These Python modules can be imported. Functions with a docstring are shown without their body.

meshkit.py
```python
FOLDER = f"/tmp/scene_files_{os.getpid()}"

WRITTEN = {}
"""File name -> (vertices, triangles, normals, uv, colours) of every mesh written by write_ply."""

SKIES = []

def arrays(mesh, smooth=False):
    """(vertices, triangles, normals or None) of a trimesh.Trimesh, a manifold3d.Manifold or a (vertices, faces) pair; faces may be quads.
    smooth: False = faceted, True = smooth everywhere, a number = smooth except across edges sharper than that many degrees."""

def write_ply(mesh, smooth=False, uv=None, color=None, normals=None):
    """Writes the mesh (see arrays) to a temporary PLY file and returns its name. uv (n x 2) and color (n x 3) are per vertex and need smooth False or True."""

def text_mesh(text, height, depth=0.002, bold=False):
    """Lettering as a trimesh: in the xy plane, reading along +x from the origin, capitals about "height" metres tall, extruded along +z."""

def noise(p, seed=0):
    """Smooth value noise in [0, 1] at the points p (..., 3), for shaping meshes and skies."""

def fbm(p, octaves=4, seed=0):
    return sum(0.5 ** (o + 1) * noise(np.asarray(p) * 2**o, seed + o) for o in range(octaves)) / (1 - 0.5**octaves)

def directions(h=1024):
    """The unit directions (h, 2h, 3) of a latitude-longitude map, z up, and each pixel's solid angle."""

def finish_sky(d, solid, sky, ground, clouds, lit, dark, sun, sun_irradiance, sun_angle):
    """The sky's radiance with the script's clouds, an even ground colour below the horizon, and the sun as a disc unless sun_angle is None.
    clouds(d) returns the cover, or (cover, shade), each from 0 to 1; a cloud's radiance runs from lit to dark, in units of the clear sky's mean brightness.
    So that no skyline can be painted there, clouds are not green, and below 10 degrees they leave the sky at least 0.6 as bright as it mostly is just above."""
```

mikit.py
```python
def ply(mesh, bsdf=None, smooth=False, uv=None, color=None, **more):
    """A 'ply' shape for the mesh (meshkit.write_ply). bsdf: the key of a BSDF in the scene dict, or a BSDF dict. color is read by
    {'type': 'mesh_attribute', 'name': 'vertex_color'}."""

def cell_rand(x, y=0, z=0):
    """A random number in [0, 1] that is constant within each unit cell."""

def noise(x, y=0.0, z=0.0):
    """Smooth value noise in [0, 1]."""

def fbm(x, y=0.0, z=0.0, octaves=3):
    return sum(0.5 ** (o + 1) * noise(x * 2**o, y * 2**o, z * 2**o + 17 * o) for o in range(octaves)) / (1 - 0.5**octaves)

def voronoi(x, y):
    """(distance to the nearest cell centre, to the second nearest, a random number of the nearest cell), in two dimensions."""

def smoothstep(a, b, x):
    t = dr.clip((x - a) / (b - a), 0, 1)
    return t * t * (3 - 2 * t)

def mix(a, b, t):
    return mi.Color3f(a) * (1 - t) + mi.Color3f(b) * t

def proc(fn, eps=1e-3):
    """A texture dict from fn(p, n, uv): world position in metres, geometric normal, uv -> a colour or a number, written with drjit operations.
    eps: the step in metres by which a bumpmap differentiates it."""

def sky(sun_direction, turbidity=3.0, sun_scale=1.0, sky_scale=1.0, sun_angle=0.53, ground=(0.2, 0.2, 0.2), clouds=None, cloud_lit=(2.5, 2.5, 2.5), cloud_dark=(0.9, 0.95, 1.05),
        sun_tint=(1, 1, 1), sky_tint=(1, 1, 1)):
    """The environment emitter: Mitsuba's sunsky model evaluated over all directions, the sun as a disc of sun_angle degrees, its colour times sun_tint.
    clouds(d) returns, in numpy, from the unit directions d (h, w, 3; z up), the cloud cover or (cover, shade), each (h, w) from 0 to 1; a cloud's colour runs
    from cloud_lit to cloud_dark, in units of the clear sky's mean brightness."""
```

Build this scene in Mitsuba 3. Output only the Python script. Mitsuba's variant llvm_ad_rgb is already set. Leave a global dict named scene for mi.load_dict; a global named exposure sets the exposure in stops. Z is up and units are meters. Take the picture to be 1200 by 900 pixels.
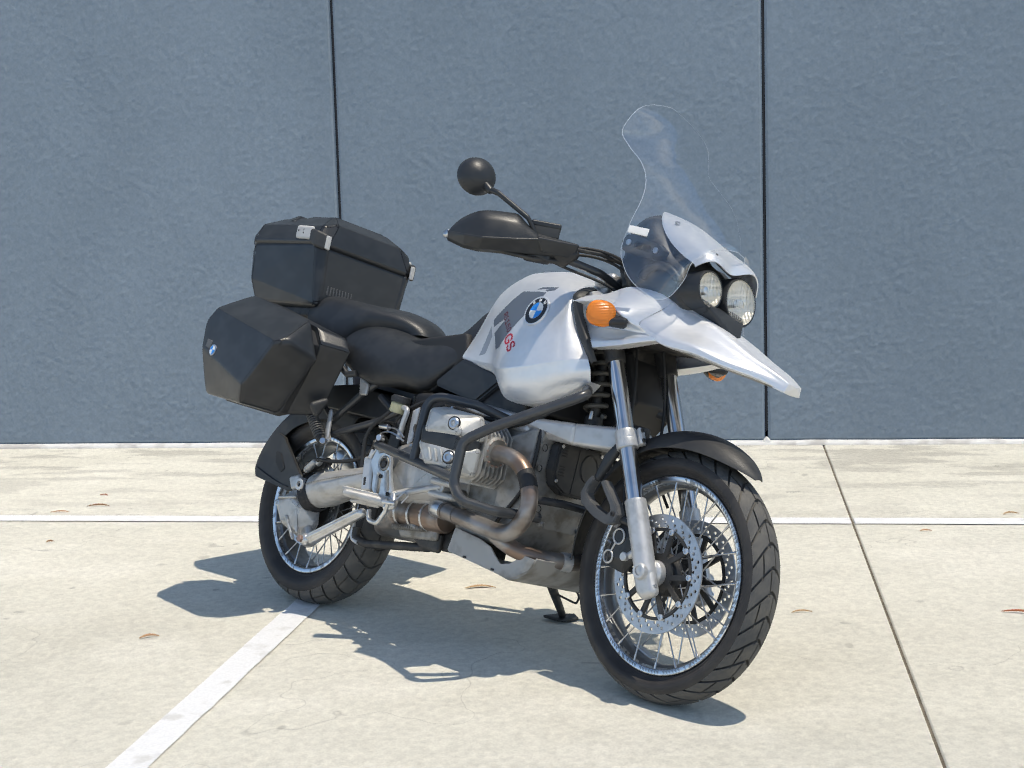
"""Silver touring enduro motorcycle parked in front of a blue-grey tilt-up concrete wall, midday sun."""
import math, random
import numpy as np, trimesh, shapely
import shapely.geometry as sg
import drjit as dr
import mitsuba as mi
import mikit, meshkit
from scipy.interpolate import CubicSpline, PchipInterpolator
from scipy.spatial import ConvexHull

T = mi.ScalarTransform4f
scene = {'type': 'scene'}
labels = {}
random.seed(4)
RNG = np.random.default_rng(7)

# ------------------------------------------------------------------ camera, sky, exposure
CAM_H = 1.2376
FWD = np.array([-0.1539, 0.98158, -0.11317])
DOWN = np.array([-0.01129, -0.11628, -0.99315])
scene['camera'] = {
    'type': 'perspective', 'fov': 38.96, 'fov_axis': 'x', 'near_clip': 0.05, 'far_clip': 400.0,
    'to_world': T().look_at(origin=[0, 0, CAM_H], target=[float(FWD[0]), float(FWD[1]), CAM_H + float(FWD[2])], up=[float(-a) for a in DOWN]),
}


def fair_weather(d):
    n = meshkit.fbm(d / (np.abs(d[..., 2:]) + .35) * 2.6 + 11.0, 5, 3)
    return np.clip((n - .54) / .16, 0, 1) * .9, np.clip((meshkit.fbm(d * 5 + 3.0, 4, 9) - .35) * 1.5, 0, .6)


scene['sky'] = mikit.sky([0.27, -0.06, 1.0], turbidity=3.0, sun_scale=.84, sky_scale=1.22, ground=(0.46, 0.45, 0.41), clouds=fair_weather, sun_tint=(.93, 1.0, 1.07))
exposure = 1.52

# ------------------------------------------------------------------ helpers
V = lambda *a: np.array(a, float)
WB = 1.4915                     # wheelbase
# motorcycle frame (x forward, y left, z up, origin under the rear axle) -> world; it leans on its side stand
BIKE = np.eye(4)
BIKE[:3, :3] = [[0.79117, 0.58045, 0.19270], [-0.61160, 0.75087, 0.24928], [0.0, -0.31508, 0.94907]]
BIKE[:3, 3] = [-1.40777, 4.49758, 0.00306]
_ax = V(-math.sin(math.radians(26)), 0, math.cos(math.radians(26)))
STEER = trimesh.transformations.rotation_matrix(-0.0846, _ax, V(WB + .115 + .0175, 0, 0))
FRONT = BIKE @ STEER            # what turns with the handlebar
IDENT = np.eye(4)


def numbered(key):
    if key not in scene:
        return key
    k = 1
    while f'{key}_{k:03d}' in scene:
        k += 1
    return f'{key}_{k:03d}'


def put(key, mesh, mat, frame=BIKE, smooth=35, label=None, **prop):
    """One entry of the scene; a list of meshes becomes one mesh. Returns its key."""
    if isinstance(mesh, (list, tuple)) and not (len(mesh) == 2 and isinstance(mesh[0], np.ndarray)):
        mesh = cat(mesh)
    key = numbered(key)
    scene[key] = mikit.ply(mesh, mat, smooth=smooth)
    if frame is not IDENT:
        scene[key]['to_world'] = T(frame.tolist())
    if label or prop:
        labels[key] = dict(prop)
        if label:
            labels[key]['label'] = label
    return key


def cat(ms):
    out = []
    for m in ms:
        if hasattr(m, 'to_mesh'):
            mm = m.to_mesh(); m = trimesh.Trimesh(mm.vert_properties[:, :3], mm.tri_verts, process=False)
        out.append(m)
    return trimesh.util.concatenate(out)


def unit(a):
    a = np.asarray(a, float)
    return a / np.linalg.norm(a)


def frame_of(z, x=None):
    z = unit(z)
    x = V(1, 0, 0) if x is None else np.asarray(x, float)
    if abs(unit(x) @ z) > .95:
        x = V(0, 1, 0) if abs(z[1]) < .9 else V(0, 0, 1)
    x = unit(x - (x @ z) * z)
    return np.stack([x, np.cross(z, x), z], 1)


def grid_mesh(P, close_u=False, close_v=False, flip=False):
    P = np.asarray(P, float)
    n, m = P.shape[:2]
    idx = np.arange(n * m).reshape(n, m)
    if close_u: idx = np.vstack([idx, idx[:1]])
    if close_v: idx = np.hstack([idx, idx[:, :1]])
    a, b, c, d = idx[:-1, :-1].ravel(), idx[1:, :-1].ravel(), idx[1:, 1:].ravel(), idx[:-1, 1:].ravel()
    f = np.vstack([np.stack([a, b, c], 1), np.stack([a, c, d], 1)])
    if flip: f = f[:, ::-1]
    return trimesh.Trimesh(P.reshape(-1, 3), f, process=False)


def fillet(pts, r, n=6):
    """Polyline with rounded corners of radius r (a number or one per inner corner)."""
    pts = [np.asarray(p, float) for p in pts]
    rs = [r] * len(pts) if np.isscalar(r) else [0] + list(r) + [0]
    out = [pts[0]]
    for i in range(1, len(pts) - 1):
        a, b, c = pts[i - 1], pts[i], pts[i + 1]
        u, w = a - b, c - b
        lu, lw = np.linalg.norm(u), np.linalg.norm(w)
        u, w = u / lu, w / lw
        ang = math.acos(np.clip(u @ w, -1, 1))
        t = min(rs[i] / max(math.tan(ang / 2), 1e-6), lu * .48, lw * .48)
        if t < 1e-4 or ang > 3.1:
            out.append(b); continue
        p0, p2 = b + u * t, b + w * t
        for k in np.linspace(0, 1, n):
            out.append((1 - k) ** 2 * p0 + 2 * k * (1 - k) * b + k * k * p2)
    out.append(pts[-1])
    return np.array(out)


def spline(pts, n=24):
    pts = np.asarray(pts, float)
    t = np.r_[0, np.cumsum(np.linalg.norm(np.diff(pts, axis=0), axis=1) ** .5)]
    return CubicSpline(t, pts)(np.linspace(0, t[-1], n))


def tube(pts, r, n=14, caps=True, squash=None):
    """Round tube along a polyline; r a number or one per point."""
    P = np.asarray(pts, float)
    k = len(P)
    r = np.broadcast_to(np.asarray(r, float), (k,))
    tan = np.gradient(P, axis=0) if k > 2 else np.repeat((P[1] - P[0])[None], 2, 0)
    tan = tan / np.linalg.norm(tan, axis=1, keepdims=True)
    F = frame_of(tan[0])
    x = F[:, 0]
    a = np.linspace(0, 2 * np.pi, n, endpoint=False)
    rings = []
    for i in range(k):
        x = unit(x - (x @ tan[i]) * tan[i]); y = np.cross(tan[i], x)
        rings.append(P[i] + r[i] * (np.cos(a)[:, None] * x + np.sin(a)[:, None] * y))
    m = grid_mesh(np.array(rings), close_v=True, flip=True)
    if caps:
        v, f = list(m.vertices), list(m.faces)
        for e, base, sgn in ((0, 0, -1), (k - 1, (k - 1) * n, 1)):
            ring = np.array(v[base:base + n]); c = len(v)
            v.extend(ring); v.append(P[e])
            for j in range(n):
                q = (c + j, c + (j + 1) % n, c + n)
                f.append(q if sgn > 0 else q[::-1])
        m = trimesh.Trimesh(np.array(v), np.array(f), process=False)
    return m


def lathe(profile, origin=(0, 0, 0), axis=(0, 0, 1), n=40, a0=0, a1=360, x=None):
    """profile: (radius, height) pairs turned round the axis."""
    F = frame_of(axis, x)
    full = abs(a1 - a0) >= 360
    a = np.radians(np.linspace(a0, a1, n, endpoint=not full))
    pr = np.asarray(profile, float)
    P = np.stack([pr[:, 0][None] * np.cos(a)[:, None], pr[:, 0][None] * np.sin(a)[:, None], np.broadcast_to(pr[:, 1], (n, len(pr)))], -1)
    P = P @ F.T + np.asarray(origin, float)
    return grid_mesh(P, close_u=full)


def cyl(p0, p1, r, n=24, bevel=0.0, r1=None):
    p0, p1 = np.asarray(p0, float), np.asarray(p1, float)
    L = np.linalg.norm(p1 - p0)
    r1 = r if r1 is None else r1
    b = min(bevel, L * .45, r * .9)
    prof = [(0, 0), (r - b, 0), (r, b), (r1, L - b), (r1 - b, L), (0, L)] if b else [(0, 0), (r, 0), (r, 0), (r1, L), (r1, L), (0, L)]
    return lathe(prof, p0, p1 - p0, n)


def hull(pts, r=0.0, n=1):
    """Convex hull of points, each a sphere of radius r (a number or one per point)."""
    pts = np.asarray(pts, float)
    if np.any(np.asarray(r) > 0):
        s = trimesh.creation.icosphere(n).vertices
        r = np.broadcast_to(np.asarray(r, float), (len(pts),))
        pts = (pts[:, None] + s[None] * r[:, None, None]).reshape(-1, 3)
    return trimesh.convex.convex_hull(pts)


def rbox(center, size, r=.004, rot=None, n=1):
    c = np.array([[x, y, z] for x in (-1, 1) for y in (-1, 1) for z in (-1, 1)], float) * (np.asarray(size, float) / 2 - r)
    m = hull(c, r, n)
    if rot is not None: m.vertices = m.vertices @ np.asarray(rot).T
    m.vertices += np.asarray(center, float)
    return m


def poly(pts, r=0.0):
    g = sg.Polygon(pts)
    if r: g = g.buffer(-r).buffer(2 * r).buffer(-r) if r > 0 else g
    return g


def prism(shape, h0, h1, origin=(0, 0, 0), u=(1, 0, 0), v=(0, 0, 1), bevel=0.0):
    """Extrudes a shapely polygon given in (u, v) coordinates along w = u x v ... from h0 to h1, with small stepped bevels."""
    u, v = np.asarray(u, float), np.asarray(v, float)
    w = np.cross(u, v)
    layers = [(shape, h0, h1)]
    if bevel:
        b = bevel
        layers = [(shape, h0 + b, h1 - b)]
        for k, (ins, d) in enumerate(((.3 * b, .55 * b), (1.0 * b, 0.0))):
            g = shape.buffer(-ins)
            if g.is_empty: continue
            layers.append((g, h0 + d, h1 - d))
    ms = []
    for g, a, b_ in layers:
        for q in getattr(g, 'geoms', [g]):
            if q.is_empty or q.area < 1e-9: continue
            m = trimesh.creation.extrude_polygon(q, b_ - a, engine='earcut')
            vv = m.vertices
            m.vertices = np.asarray(origin, float) + vv[:, :1] * u + vv[:, 1:2] * v + (vv[:, 2:3] + a) * w
            ms.append(m)
    m = cat(ms)
    return m


def side_plate(pts, y0, y1, r=0.0, holes=(), bevel=.0015):
    """A plate seen from the side: outline in (x, z), from y0 to y1."""
    g = poly(pts, r)
    for h in holes: g = g.difference(h)
    lo, hi = min(y0, y1), max(y0, y1)
    return prism(g, -hi, -lo, u=(1, 0, 0), v=(0, 0, 1), bevel=bevel)      # u x v = -y


def disc2(x, z, r, n=24):
    return sg.Point(x, z).buffer(r, n)


def loft(rows, nu=24, nv=24, close_v=False, kind='spline'):
    """Smooth surface through a grid of points: rows x columns x 3."""
    P = np.asarray(rows, float)
    def interp(Q, n, closed=False):
        if closed: Q = np.concatenate([Q, Q[:1]])
        d = np.linalg.norm(np.diff(Q, axis=0), axis=-1)
        d = np.maximum(d.reshape(len(d), -1).mean(1), 1e-4) ** .75
        t = np.r_[0, np.cumsum(d)]
        s = np.linspace(0, t[-1], n + (1 if closed else 0))
        if kind == 'pchip' and not closed: o = PchipInterpolator(t, Q, axis=0)(s)
        else: o = CubicSpline(t, Q, axis=0, bc_type='periodic' if closed else 'not-a-knot' if len(Q) > 3 else 'natural')(s)
        return o[:-1] if closed else o
    P = interp(P, nu)
    P = np.swapaxes(interp(np.swapaxes(P, 0, 1), nv, close_v), 0, 1)
    return P


def smooth_u(P, s=2.5):
    """Evens out small waves along the first axis only, so that creases between rows stay."""
    from scipy.ndimage import gaussian_filter1d
    k = int(4 * s) + 1
    Q = np.concatenate([2 * P[:1] - P[k:0:-1], P, 2 * P[-1:] - P[-2:-k - 2:-1]])
    return gaussian_filter1d(Q, s, axis=0)[k:-k]


def creases(rows, where, a=.88):
    """Doubles rows beside the named ones so that the surface turns sharply there."""
    R = np.asarray(rows, float); out = []
    for i in range(len(R)):
        if i in where and 0 < i < len(R) - 1:
            out += [R[i - 1] * (1 - a) + R[i] * a, R[i], R[i + 1] * (1 - a) + R[i] * a]
        else: out.append(R[i])
    return np.array(out)


def shell(P, t, flip=False, close_v=False):
    """A sheet of thickness t under the surface P (n x m x 3), edges closed."""
    P = np.asarray(P, float)
    du, dv = np.gradient(P, axis=0), np.gradient(P, axis=1)
    N = np.cross(du, dv); N /= np.maximum(np.linalg.norm(N, axis=-1, keepdims=True), 1e-9)
    if flip: N = -N
    Q = P - N * t
    a = grid_mesh(P, close_v=close_v, flip=flip)
    b = grid_mesh(Q, close_v=close_v, flip=not flip)
    ms = [a, b]
    edges = [(P[0], Q[0]), (Q[-1], P[-1])]
    if not close_v: edges += [(Q[:, 0], P[:, 0]), (P[:, -1], Q[:, -1])]
    for e, g in edges:
        ms.append(grid_mesh(np.stack([e, g]), close_v=close_v, flip=not flip))
    return cat(ms)


def soft(m, edge=.010, n=8, lap=0):
    """Rounds the facets of a closed hull: finer triangles, then smoothing that keeps the size."""
    m = cat(m) if isinstance(m, list) else m
    m = trimesh.Trimesh(m.vertices, m.faces, process=True)
    v, f = trimesh.remesh.subdivide_to_size(m.vertices, m.faces, edge, max_iter=12)
    m = trimesh.Trimesh(v, f, process=True)
    if lap: trimesh.smoothing.filter_laplacian(m, .5, lap)
    else: trimesh.smoothing.filter_taubin(m, .5, .52, n)
    return m


def mirror(m):
    m = m.copy(); v = np.array(m.vertices); v[:, 1] *= -1
    return trimesh.Trimesh(v, np.array(m.faces)[:, ::-1], process=False)


def bolt(p, d, r=.006, h=.004, n=14, socket=True):
    """Round bolt head with a socket, seated at p, pointing along d."""
    prof = [(r * .96, -.001), (r, 0), (r, h * .8), (r * .88, h), (r * .5, h), (r * .45, h * .4), (0, h * .35)] if socket else [(r, -.001), (r, h * .8), (r * .85, h), (0, h)]
    return lathe(prof, p, d, n)


# ------------------------------------------------------------------ materials
def rgb(*c):
    return {'type': 'rgb', 'value': list(map(float, c if len(c) > 1 else c * 3))}


def mat(name, base, rough=.5, metal=0.0, bump=None, **more):
    b = {'type': 'principled', 'base_color': base if isinstance(base, dict) else rgb(*base), 'roughness': rough, 'metallic': metal, **more}
    if bump: b = {'type': 'bumpmap', 'nested_bsdf': b, 'arbitrary': bump[0], 'scale': bump[1]}
    scene[name] = {'type': 'twosided', 'bsdf': b} if not more.get('spec_trans') else b


def fb(p, s, o=3):
    return mikit.fbm(p.x * s, p.y * s, p.z * s, octaves=o)


def dirty(a, b, s, lo=.4, hi=.7, o=4):
    a, b = tuple(a), tuple(b)
    return mikit.proc(lambda p, n, uv: mikit.mix(a, b, mikit.smoothstep(lo, hi, fb(p, s, o))))


def scuffed(r0, r1, s=40):
    return mikit.proc(lambda p, n, uv: r0 + (r1 - r0) * fb(p, s, 3))


mat('silver_paint', dirty((.76, .77, .79), (.73, .74, .765), 60, .3, .7), .30, .48, clearcoat=1.0, clearcoat_gloss=.95)
mat('graphite_decal', (.16, .185, .225), .32, .35, clearcoat=.9, clearcoat_gloss=.93)
mat('stripe_pale', (.36, .39, .44), .32, .45, clearcoat=.9, clearcoat_gloss=.93)
mat('lamp_flute', (.80, .79, .74), .25, .3)
mat('screen_edge', (.50, .54, .60), .25)
mat('red_decal', (.50, .035, .06), .4)
mat('dark_red_decal', (.11, .022, .035), .4)
mat('black_plastic', dirty((.022, .024, .027), (.027, .029, .031), 25), scuffed(.36, .46, 30), specular=.5)
mat('textured_plastic', dirty((.030, .031, .033), (.042, .042, .041), 18), .48, bump=(mikit.proc(lambda p, n, uv: fb(p, 900, 2), 3e-4), .0004))
mat('case_plastic', dirty((.021, .023, .026), (.030, .032, .035), 14, .35, .75), scuffed(.24, .40, 16), bump=(mikit.proc(lambda p, n, uv: fb(p, 700, 2), 4e-4), .0003))
mat('seat_vinyl', dirty((.021, .023, .026), (.028, .030, .033), 20), scuffed(.36, .46, 26), bump=(mikit.proc(lambda p, n, uv: fb(p, 620, 2), 4e-4), .00035), sheen=.2)
mat('tyre_rubber', dirty((.078, .077, .075), (.115, .108, .096), 22, .35, .75), .70, bump=(mikit.proc(lambda p, n, uv: fb(p, 500, 2), 5e-4), .0004))
mat('tyre_wall', dirty((.026, .024, .024), (.044, .040, .037), 14, .35, .75), .62)
mat('rubber', (.022, .022, .023), .6)
mat('chrome', dirty((.78, .79, .81), (.62, .62, .62), 30, .5, .8), scuffed(.05, .14, 40), 1.0)
mat('hard_chrome', dirty((.60, .62, .65), (.52, .53, .55), 30, .5, .8), .17, 1.0)
mat('rim_alloy', dirty((.72, .74, .77), (.55, .56, .57), 20, .45, .8), .2, 1.0)
mat('brushed_steel', dirty((.62, .63, .65), (.50, .50, .50), 30, .4, .8), .28, 1.0)
mat('disc_steel', dirty((.50, .52, .55), (.40, .41, .43), 30, .4, .8), .36, 1.0)
mat('cast_alloy', dirty((.54, .53, .51), (.41, .39, .355), 34, .42, .85), scuffed(.38, .55, 60), .55, bump=(mikit.proc(lambda p, n, uv: fb(p, 420, 2), 6e-4), .0004))
mat('engine_alloy', dirty((.34, .33, .31), (.19, .175, .15), 34, .38, .8), scuffed(.45, .62, 60), .5, bump=(mikit.proc(lambda p, n, uv: fb(p, 380, 2), 6e-4), .0005))
mat('fork_alloy', dirty((.60, .60, .60), (.50, .50, .49), 40, .4, .8), .42, .6)
mat('frame_paint', dirty((.046, .049, .054), (.070, .070, .070), 30, .5, .85), .30, .15, clearcoat=.5, clearcoat_gloss=.9)
mat('dark_metal', dirty((.030, .030, .031), (.065, .060, .053), 30, .4, .75), .5, .2)
mat('exhaust_steel', mikit.proc(lambda p, n, uv: mikit.mix(mikit.mix((.36, .34, .325), (.215, .185, .165), mikit.smoothstep(.35, .65, fb(p, 14, 4))), (.25, .18, .14), mikit.smoothstep(.5, .72, fb(p, 9, 3) + .08 * fb(p, 90, 2)))), scuffed(.3, .5, 40), .75)
mat('cover_silver', dirty((.50, .50, .485), (.38, .37, .345), 40, .45, .85), scuffed(.36, .46, 60), .35)
mat('polished_alloy', dirty((.70, .70, .69), (.52, .51, .49), 34, .45, .8), scuffed(.22, .36, 50), .75)
mat('bash_alloy', dirty((.40, .39, .37), (.22, .205, .18), 16, .42, .75), scuffed(.42, .58, 40), .35)
mat('copper', (.34, .23, .19), .5, .5)
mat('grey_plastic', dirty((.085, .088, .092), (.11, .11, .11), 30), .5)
mat('well_alloy', dirty((.30, .31, .32), (.20, .20, .20), 20, .4, .8), .38, .9)
mat('spring_grey', (.115, .110, .098), .38, .1)
mat('spring_white', (.62, .62, .60), .4)
mat('clasp_grey', (.52, .51, .49), .45)
mat('leaf_tan', dirty((.50, .33, .17), (.36, .20, .09), 90), .7)
mat('leaf_brown', dirty((.22, .11, .05), (.34, .18, .08), 90), .7)
mat('leaf_orange', dirty((.50, .29, .15), (.40, .21, .10), 90), .7)
mat('leaf_rust', dirty((.46, .15, .06), (.34, .10, .05), 90), .7)
mat('headlamp_bowl', (.92, .88, .78), .30, .6, bump=(mikit.proc(lambda p, n, uv: dr.sin(p.x * 760 + p.y * 180) * .7 + dr.sin(p.z * 380), 3e-4), .0006))
mat('amber', (.80, .22, .015), .22, clearcoat=.8, bump=(mikit.proc(lambda p, n, uv: dr.sin(p.z * 900), 3e-4), .0006))
mat('white_tab', (.75, .75, .74), .45)
mat('emblem_blue', (.02, .25, .75), .25, clearcoat=.8)
mat('emblem_white', (.80, .80, .80), .25, clearcoat=.8)
mat('emblem_black', (.012, .012, .014), .25, clearcoat=.8)
mat('reservoir_plastic', (.42, .40, .25), .35, specular=.5)
scene['clear_screen'] = {'type': 'thindielectric', 'int_ior': 1.8, 'specular_transmittance': rgb(.95, .965, .98)}
scene['lamp_glass'] = {'type': 'thindielectric', 'int_ior': 1.5}

# ------------------------------------------------------------------ setting: concrete pavement, painted lines, wall
def concrete(p, n, uv):
    big = mikit.fbm(p.x * .9, p.y * 1.5, 3.0, octaves=4)
    streak = mikit.fbm(p.x * 3.4, p.y * 9.0, 9.0, octaves=4)
    fine = mikit.fbm(p.x * 60, p.y * 60, 2.0, octaves=3)
    grit = mikit.noise(p.x * 260, p.y * 260, 1.0)
    c = mikit.mix((.500, .485, .425), (.545, .530, .468), mikit.smoothstep(.3, .7, big))
    c = c * (.86 + .28 * fine) * (.93 + .14 * grit) * mi.Color3f(1.02, 1.01, .99)
    near = mikit.smoothstep(5.2, 7.6, p.y)                           # grime gathers along the wall foot
    st = mikit.smoothstep(.46, .66, streak) * (.12 + .88 * near)
    c = mikit.mix(c, c * mi.Color3f(.60, .595, .60), st * .62)
    pale = mikit.smoothstep(.55, .75, mikit.fbm(p.x * 2.2, p.y * 4.0, 21.0, octaves=3))
    c = mikit.mix(c, c * mi.Color3f(1.07, 1.07, 1.08), pale)
    spot = mikit.noise(p.x * 23, p.y * 23, 5.0) * mikit.noise(p.x * 9, p.y * 9, 8.0)
    c = mikit.mix(c, c * .76, mikit.smoothstep(.72, .84, spot))
    crack = dr.abs(mikit.fbm(p.x * 1.1 + 4.0, p.y * 1.1, 31.0, octaves=5) - .5)
    c = mikit.mix(c * .80, c, mikit.smoothstep(.0, .0022, crack))
    return c


def conc_h(p, n, uv):
    return mikit.fbm(p.x * 110, p.y * 110, 1.0, octaves=3)


mat('concrete', mikit.proc(concrete), .85, bump=(mikit.proc(conc_h, 2e-3), .0012), specular=.3)
mat('joint_dirt', dirty((.10, .085, .062), (.16, .135, .10), 30), .9)
mat('line_paint', mikit.proc(lambda p, n, uv: mikit.mix((.70, .70, .70), (.58, .575, .56), mikit.smoothstep(.56, .86, mikit.fbm(p.x * 18, p.y * 18, 4.0, octaves=4)))
    * (.95 + .1 * mikit.noise(p.x * 200, p.y * 200, 0.0))), .6)


def slab(key, x0, x1, y0, y1):
    c = .004
    top = [(x0, y0), (x1, y0), (x1, y1), (x0, y1)]
    ins = [(x0 + c, y0 + c), (x1 - c, y0 + c), (x1 - c, y1 - c), (x0 + c, y1 - c)]
    v = [(*q, -.14) for q in top] + [(*q, -c) for q in top] + [(*q, 0) for q in ins]
    f = []
    for k in range(4):
        j = (k + 1) % 4
        f += [(k, j, 4 + j), (k, 4 + j, 4 + k), (4 + k, 4 + j, 8 + j), (4 + k, 8 + j, 8 + k)]
    f += [(8, 9, 10), (8, 10, 11)]
    put(key, trimesh.Trimesh(np.array(v), np.array(f), process=False), 'concrete', IDENT, smooth=False)


g = 260.0
put('pavement', trimesh.Trimesh([[-g, -g, -.016], [g, -g, -.016], [g, g, -.016], [-g, g, -.016]], [[0, 1, 2], [0, 2, 3]], process=False), 'concrete', IDENT, False,
    label='pale sunlit concrete car park pavement with painted bay lines', kind='structure')
WALL_Y = 7.774
JX = [-12.45, -6.0, .447, 6.9, 13.3]
for i in range(4):
    slab('pavement__slab', JX[i] + .0042, JX[i + 1] - .0042, -7.0, WALL_Y - .02)
for x in JX[1:-1]:
    put('pavement__joint', rbox((x, .4, -.012), (.0086, 14.6, .012), .001), 'joint_dirt', IDENT, False)


def paint(x0, x1, y0, y1, n=60):
    """Painted stripe: a thin sheet with slightly worn, wandering edges."""
    long_x = (x1 - x0) > (y1 - y0)
    t = np.linspace(0, 1, n * 6)
    e = lambda s: (meshkit.fbm(np.stack([t * (x1 - x0 + y1 - y0) * 9, t * 0 + s, t * 0], 1), 3) - .5) * .006
    if long_x:
        X = x0 + (x1 - x0) * t
        P = np.stack([np.stack([X, y0 + e(1), 0 * X + .004], 1), np.stack([X, y1 + e(2), 0 * X + .004], 1)])
    else:
        Y = y0 + (y1 - y0) * t
        P = np.stack([np.stack([x0 + e(3), Y, 0 * Y + .004], 1), np.stack([x1 + e(4), Y, 0 * Y + .004], 1)])
    return grid_mesh(P)


# the line parallel to the wall is painted slab by slab, open over the joints
put('pavement__painted_line', cat([paint(JX[i] + .007, JX[i + 1] - .007, 5.752, 5.866) for i in range(4)]), 'line_paint', IDENT, False, label='thin white line painted parallel to the wall')
put('pavement__painted_line', paint(-1.455, -1.356, -3.0, 4.62), 'line_paint', IDENT, False, label='white bay line running from the rear tyre towards the viewer')


def wall_h(p, n, uv):
    a = mikit.noise(p.x * 58, p.z * 58, 5.0) + .5 * mikit.noise(p.x * 97, p.z * 97, 2.0)
    b = mikit.noise(p.x * 7, p.z * 7, 3.0)
    return a * (.35 + .9 * b)


def wall_c(p, n, uv):
    b = mikit.fbm(p.x * .7, p.z * .7, 1.0, octaves=4)
    w = mikit.fbm(p.x * 3.2, p.z * 1.1, 7.0, octaves=3)
    c = mikit.mix((.240, .292, .345), (.266, .320, .376), mikit.smoothstep(.3, .7, b))
    return c * (.95 + .1 * w) * (.95 + .10 * mikit.noise(p.x * 62, p.z * 62, 5.0)) * (.95 + .10 * mikit.noise(p.x * 120, p.z * 120, 2.0))


mat('wall_paint', mikit.proc(wall_c), .62, specular=.25)
mat('sealant', (.035, .036, .042), .7)
mat('pale_mortar', dirty((.70, .69, .66), (.5, .48, .45), 12), .8)
STIPPLE = .0022
SEAMS = [-8.95, -4.45, -2.152, .151, 2.45, 4.75, 9.3]


def wall_panel(x0, x1, z0=.022, z1=7.2, c=.014, th=.16):
    ring = lambda ins, y: [(x0 + ins, y, z0 + ins), (x1 - ins, y, z0 + ins), (x1 - ins, y, z1 - ins), (x0 + ins, y, z1 - ins)]
    v = ring(0, WALL_Y + th) + ring(0, WALL_Y + c) + ring(c, WALL_Y)
    f = []
    for k in range(4):
        j = (k + 1) % 4
        for a in (0, 4):
            f += [(a + k, a + j, a + 4 + j), (a + k, a + 4 + j, a + 4 + k)]
    f += [(8, 9, 10), (8, 10, 11)]
    return trimesh.Trimesh(np.array(v), np.array(f), process=False)


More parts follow.
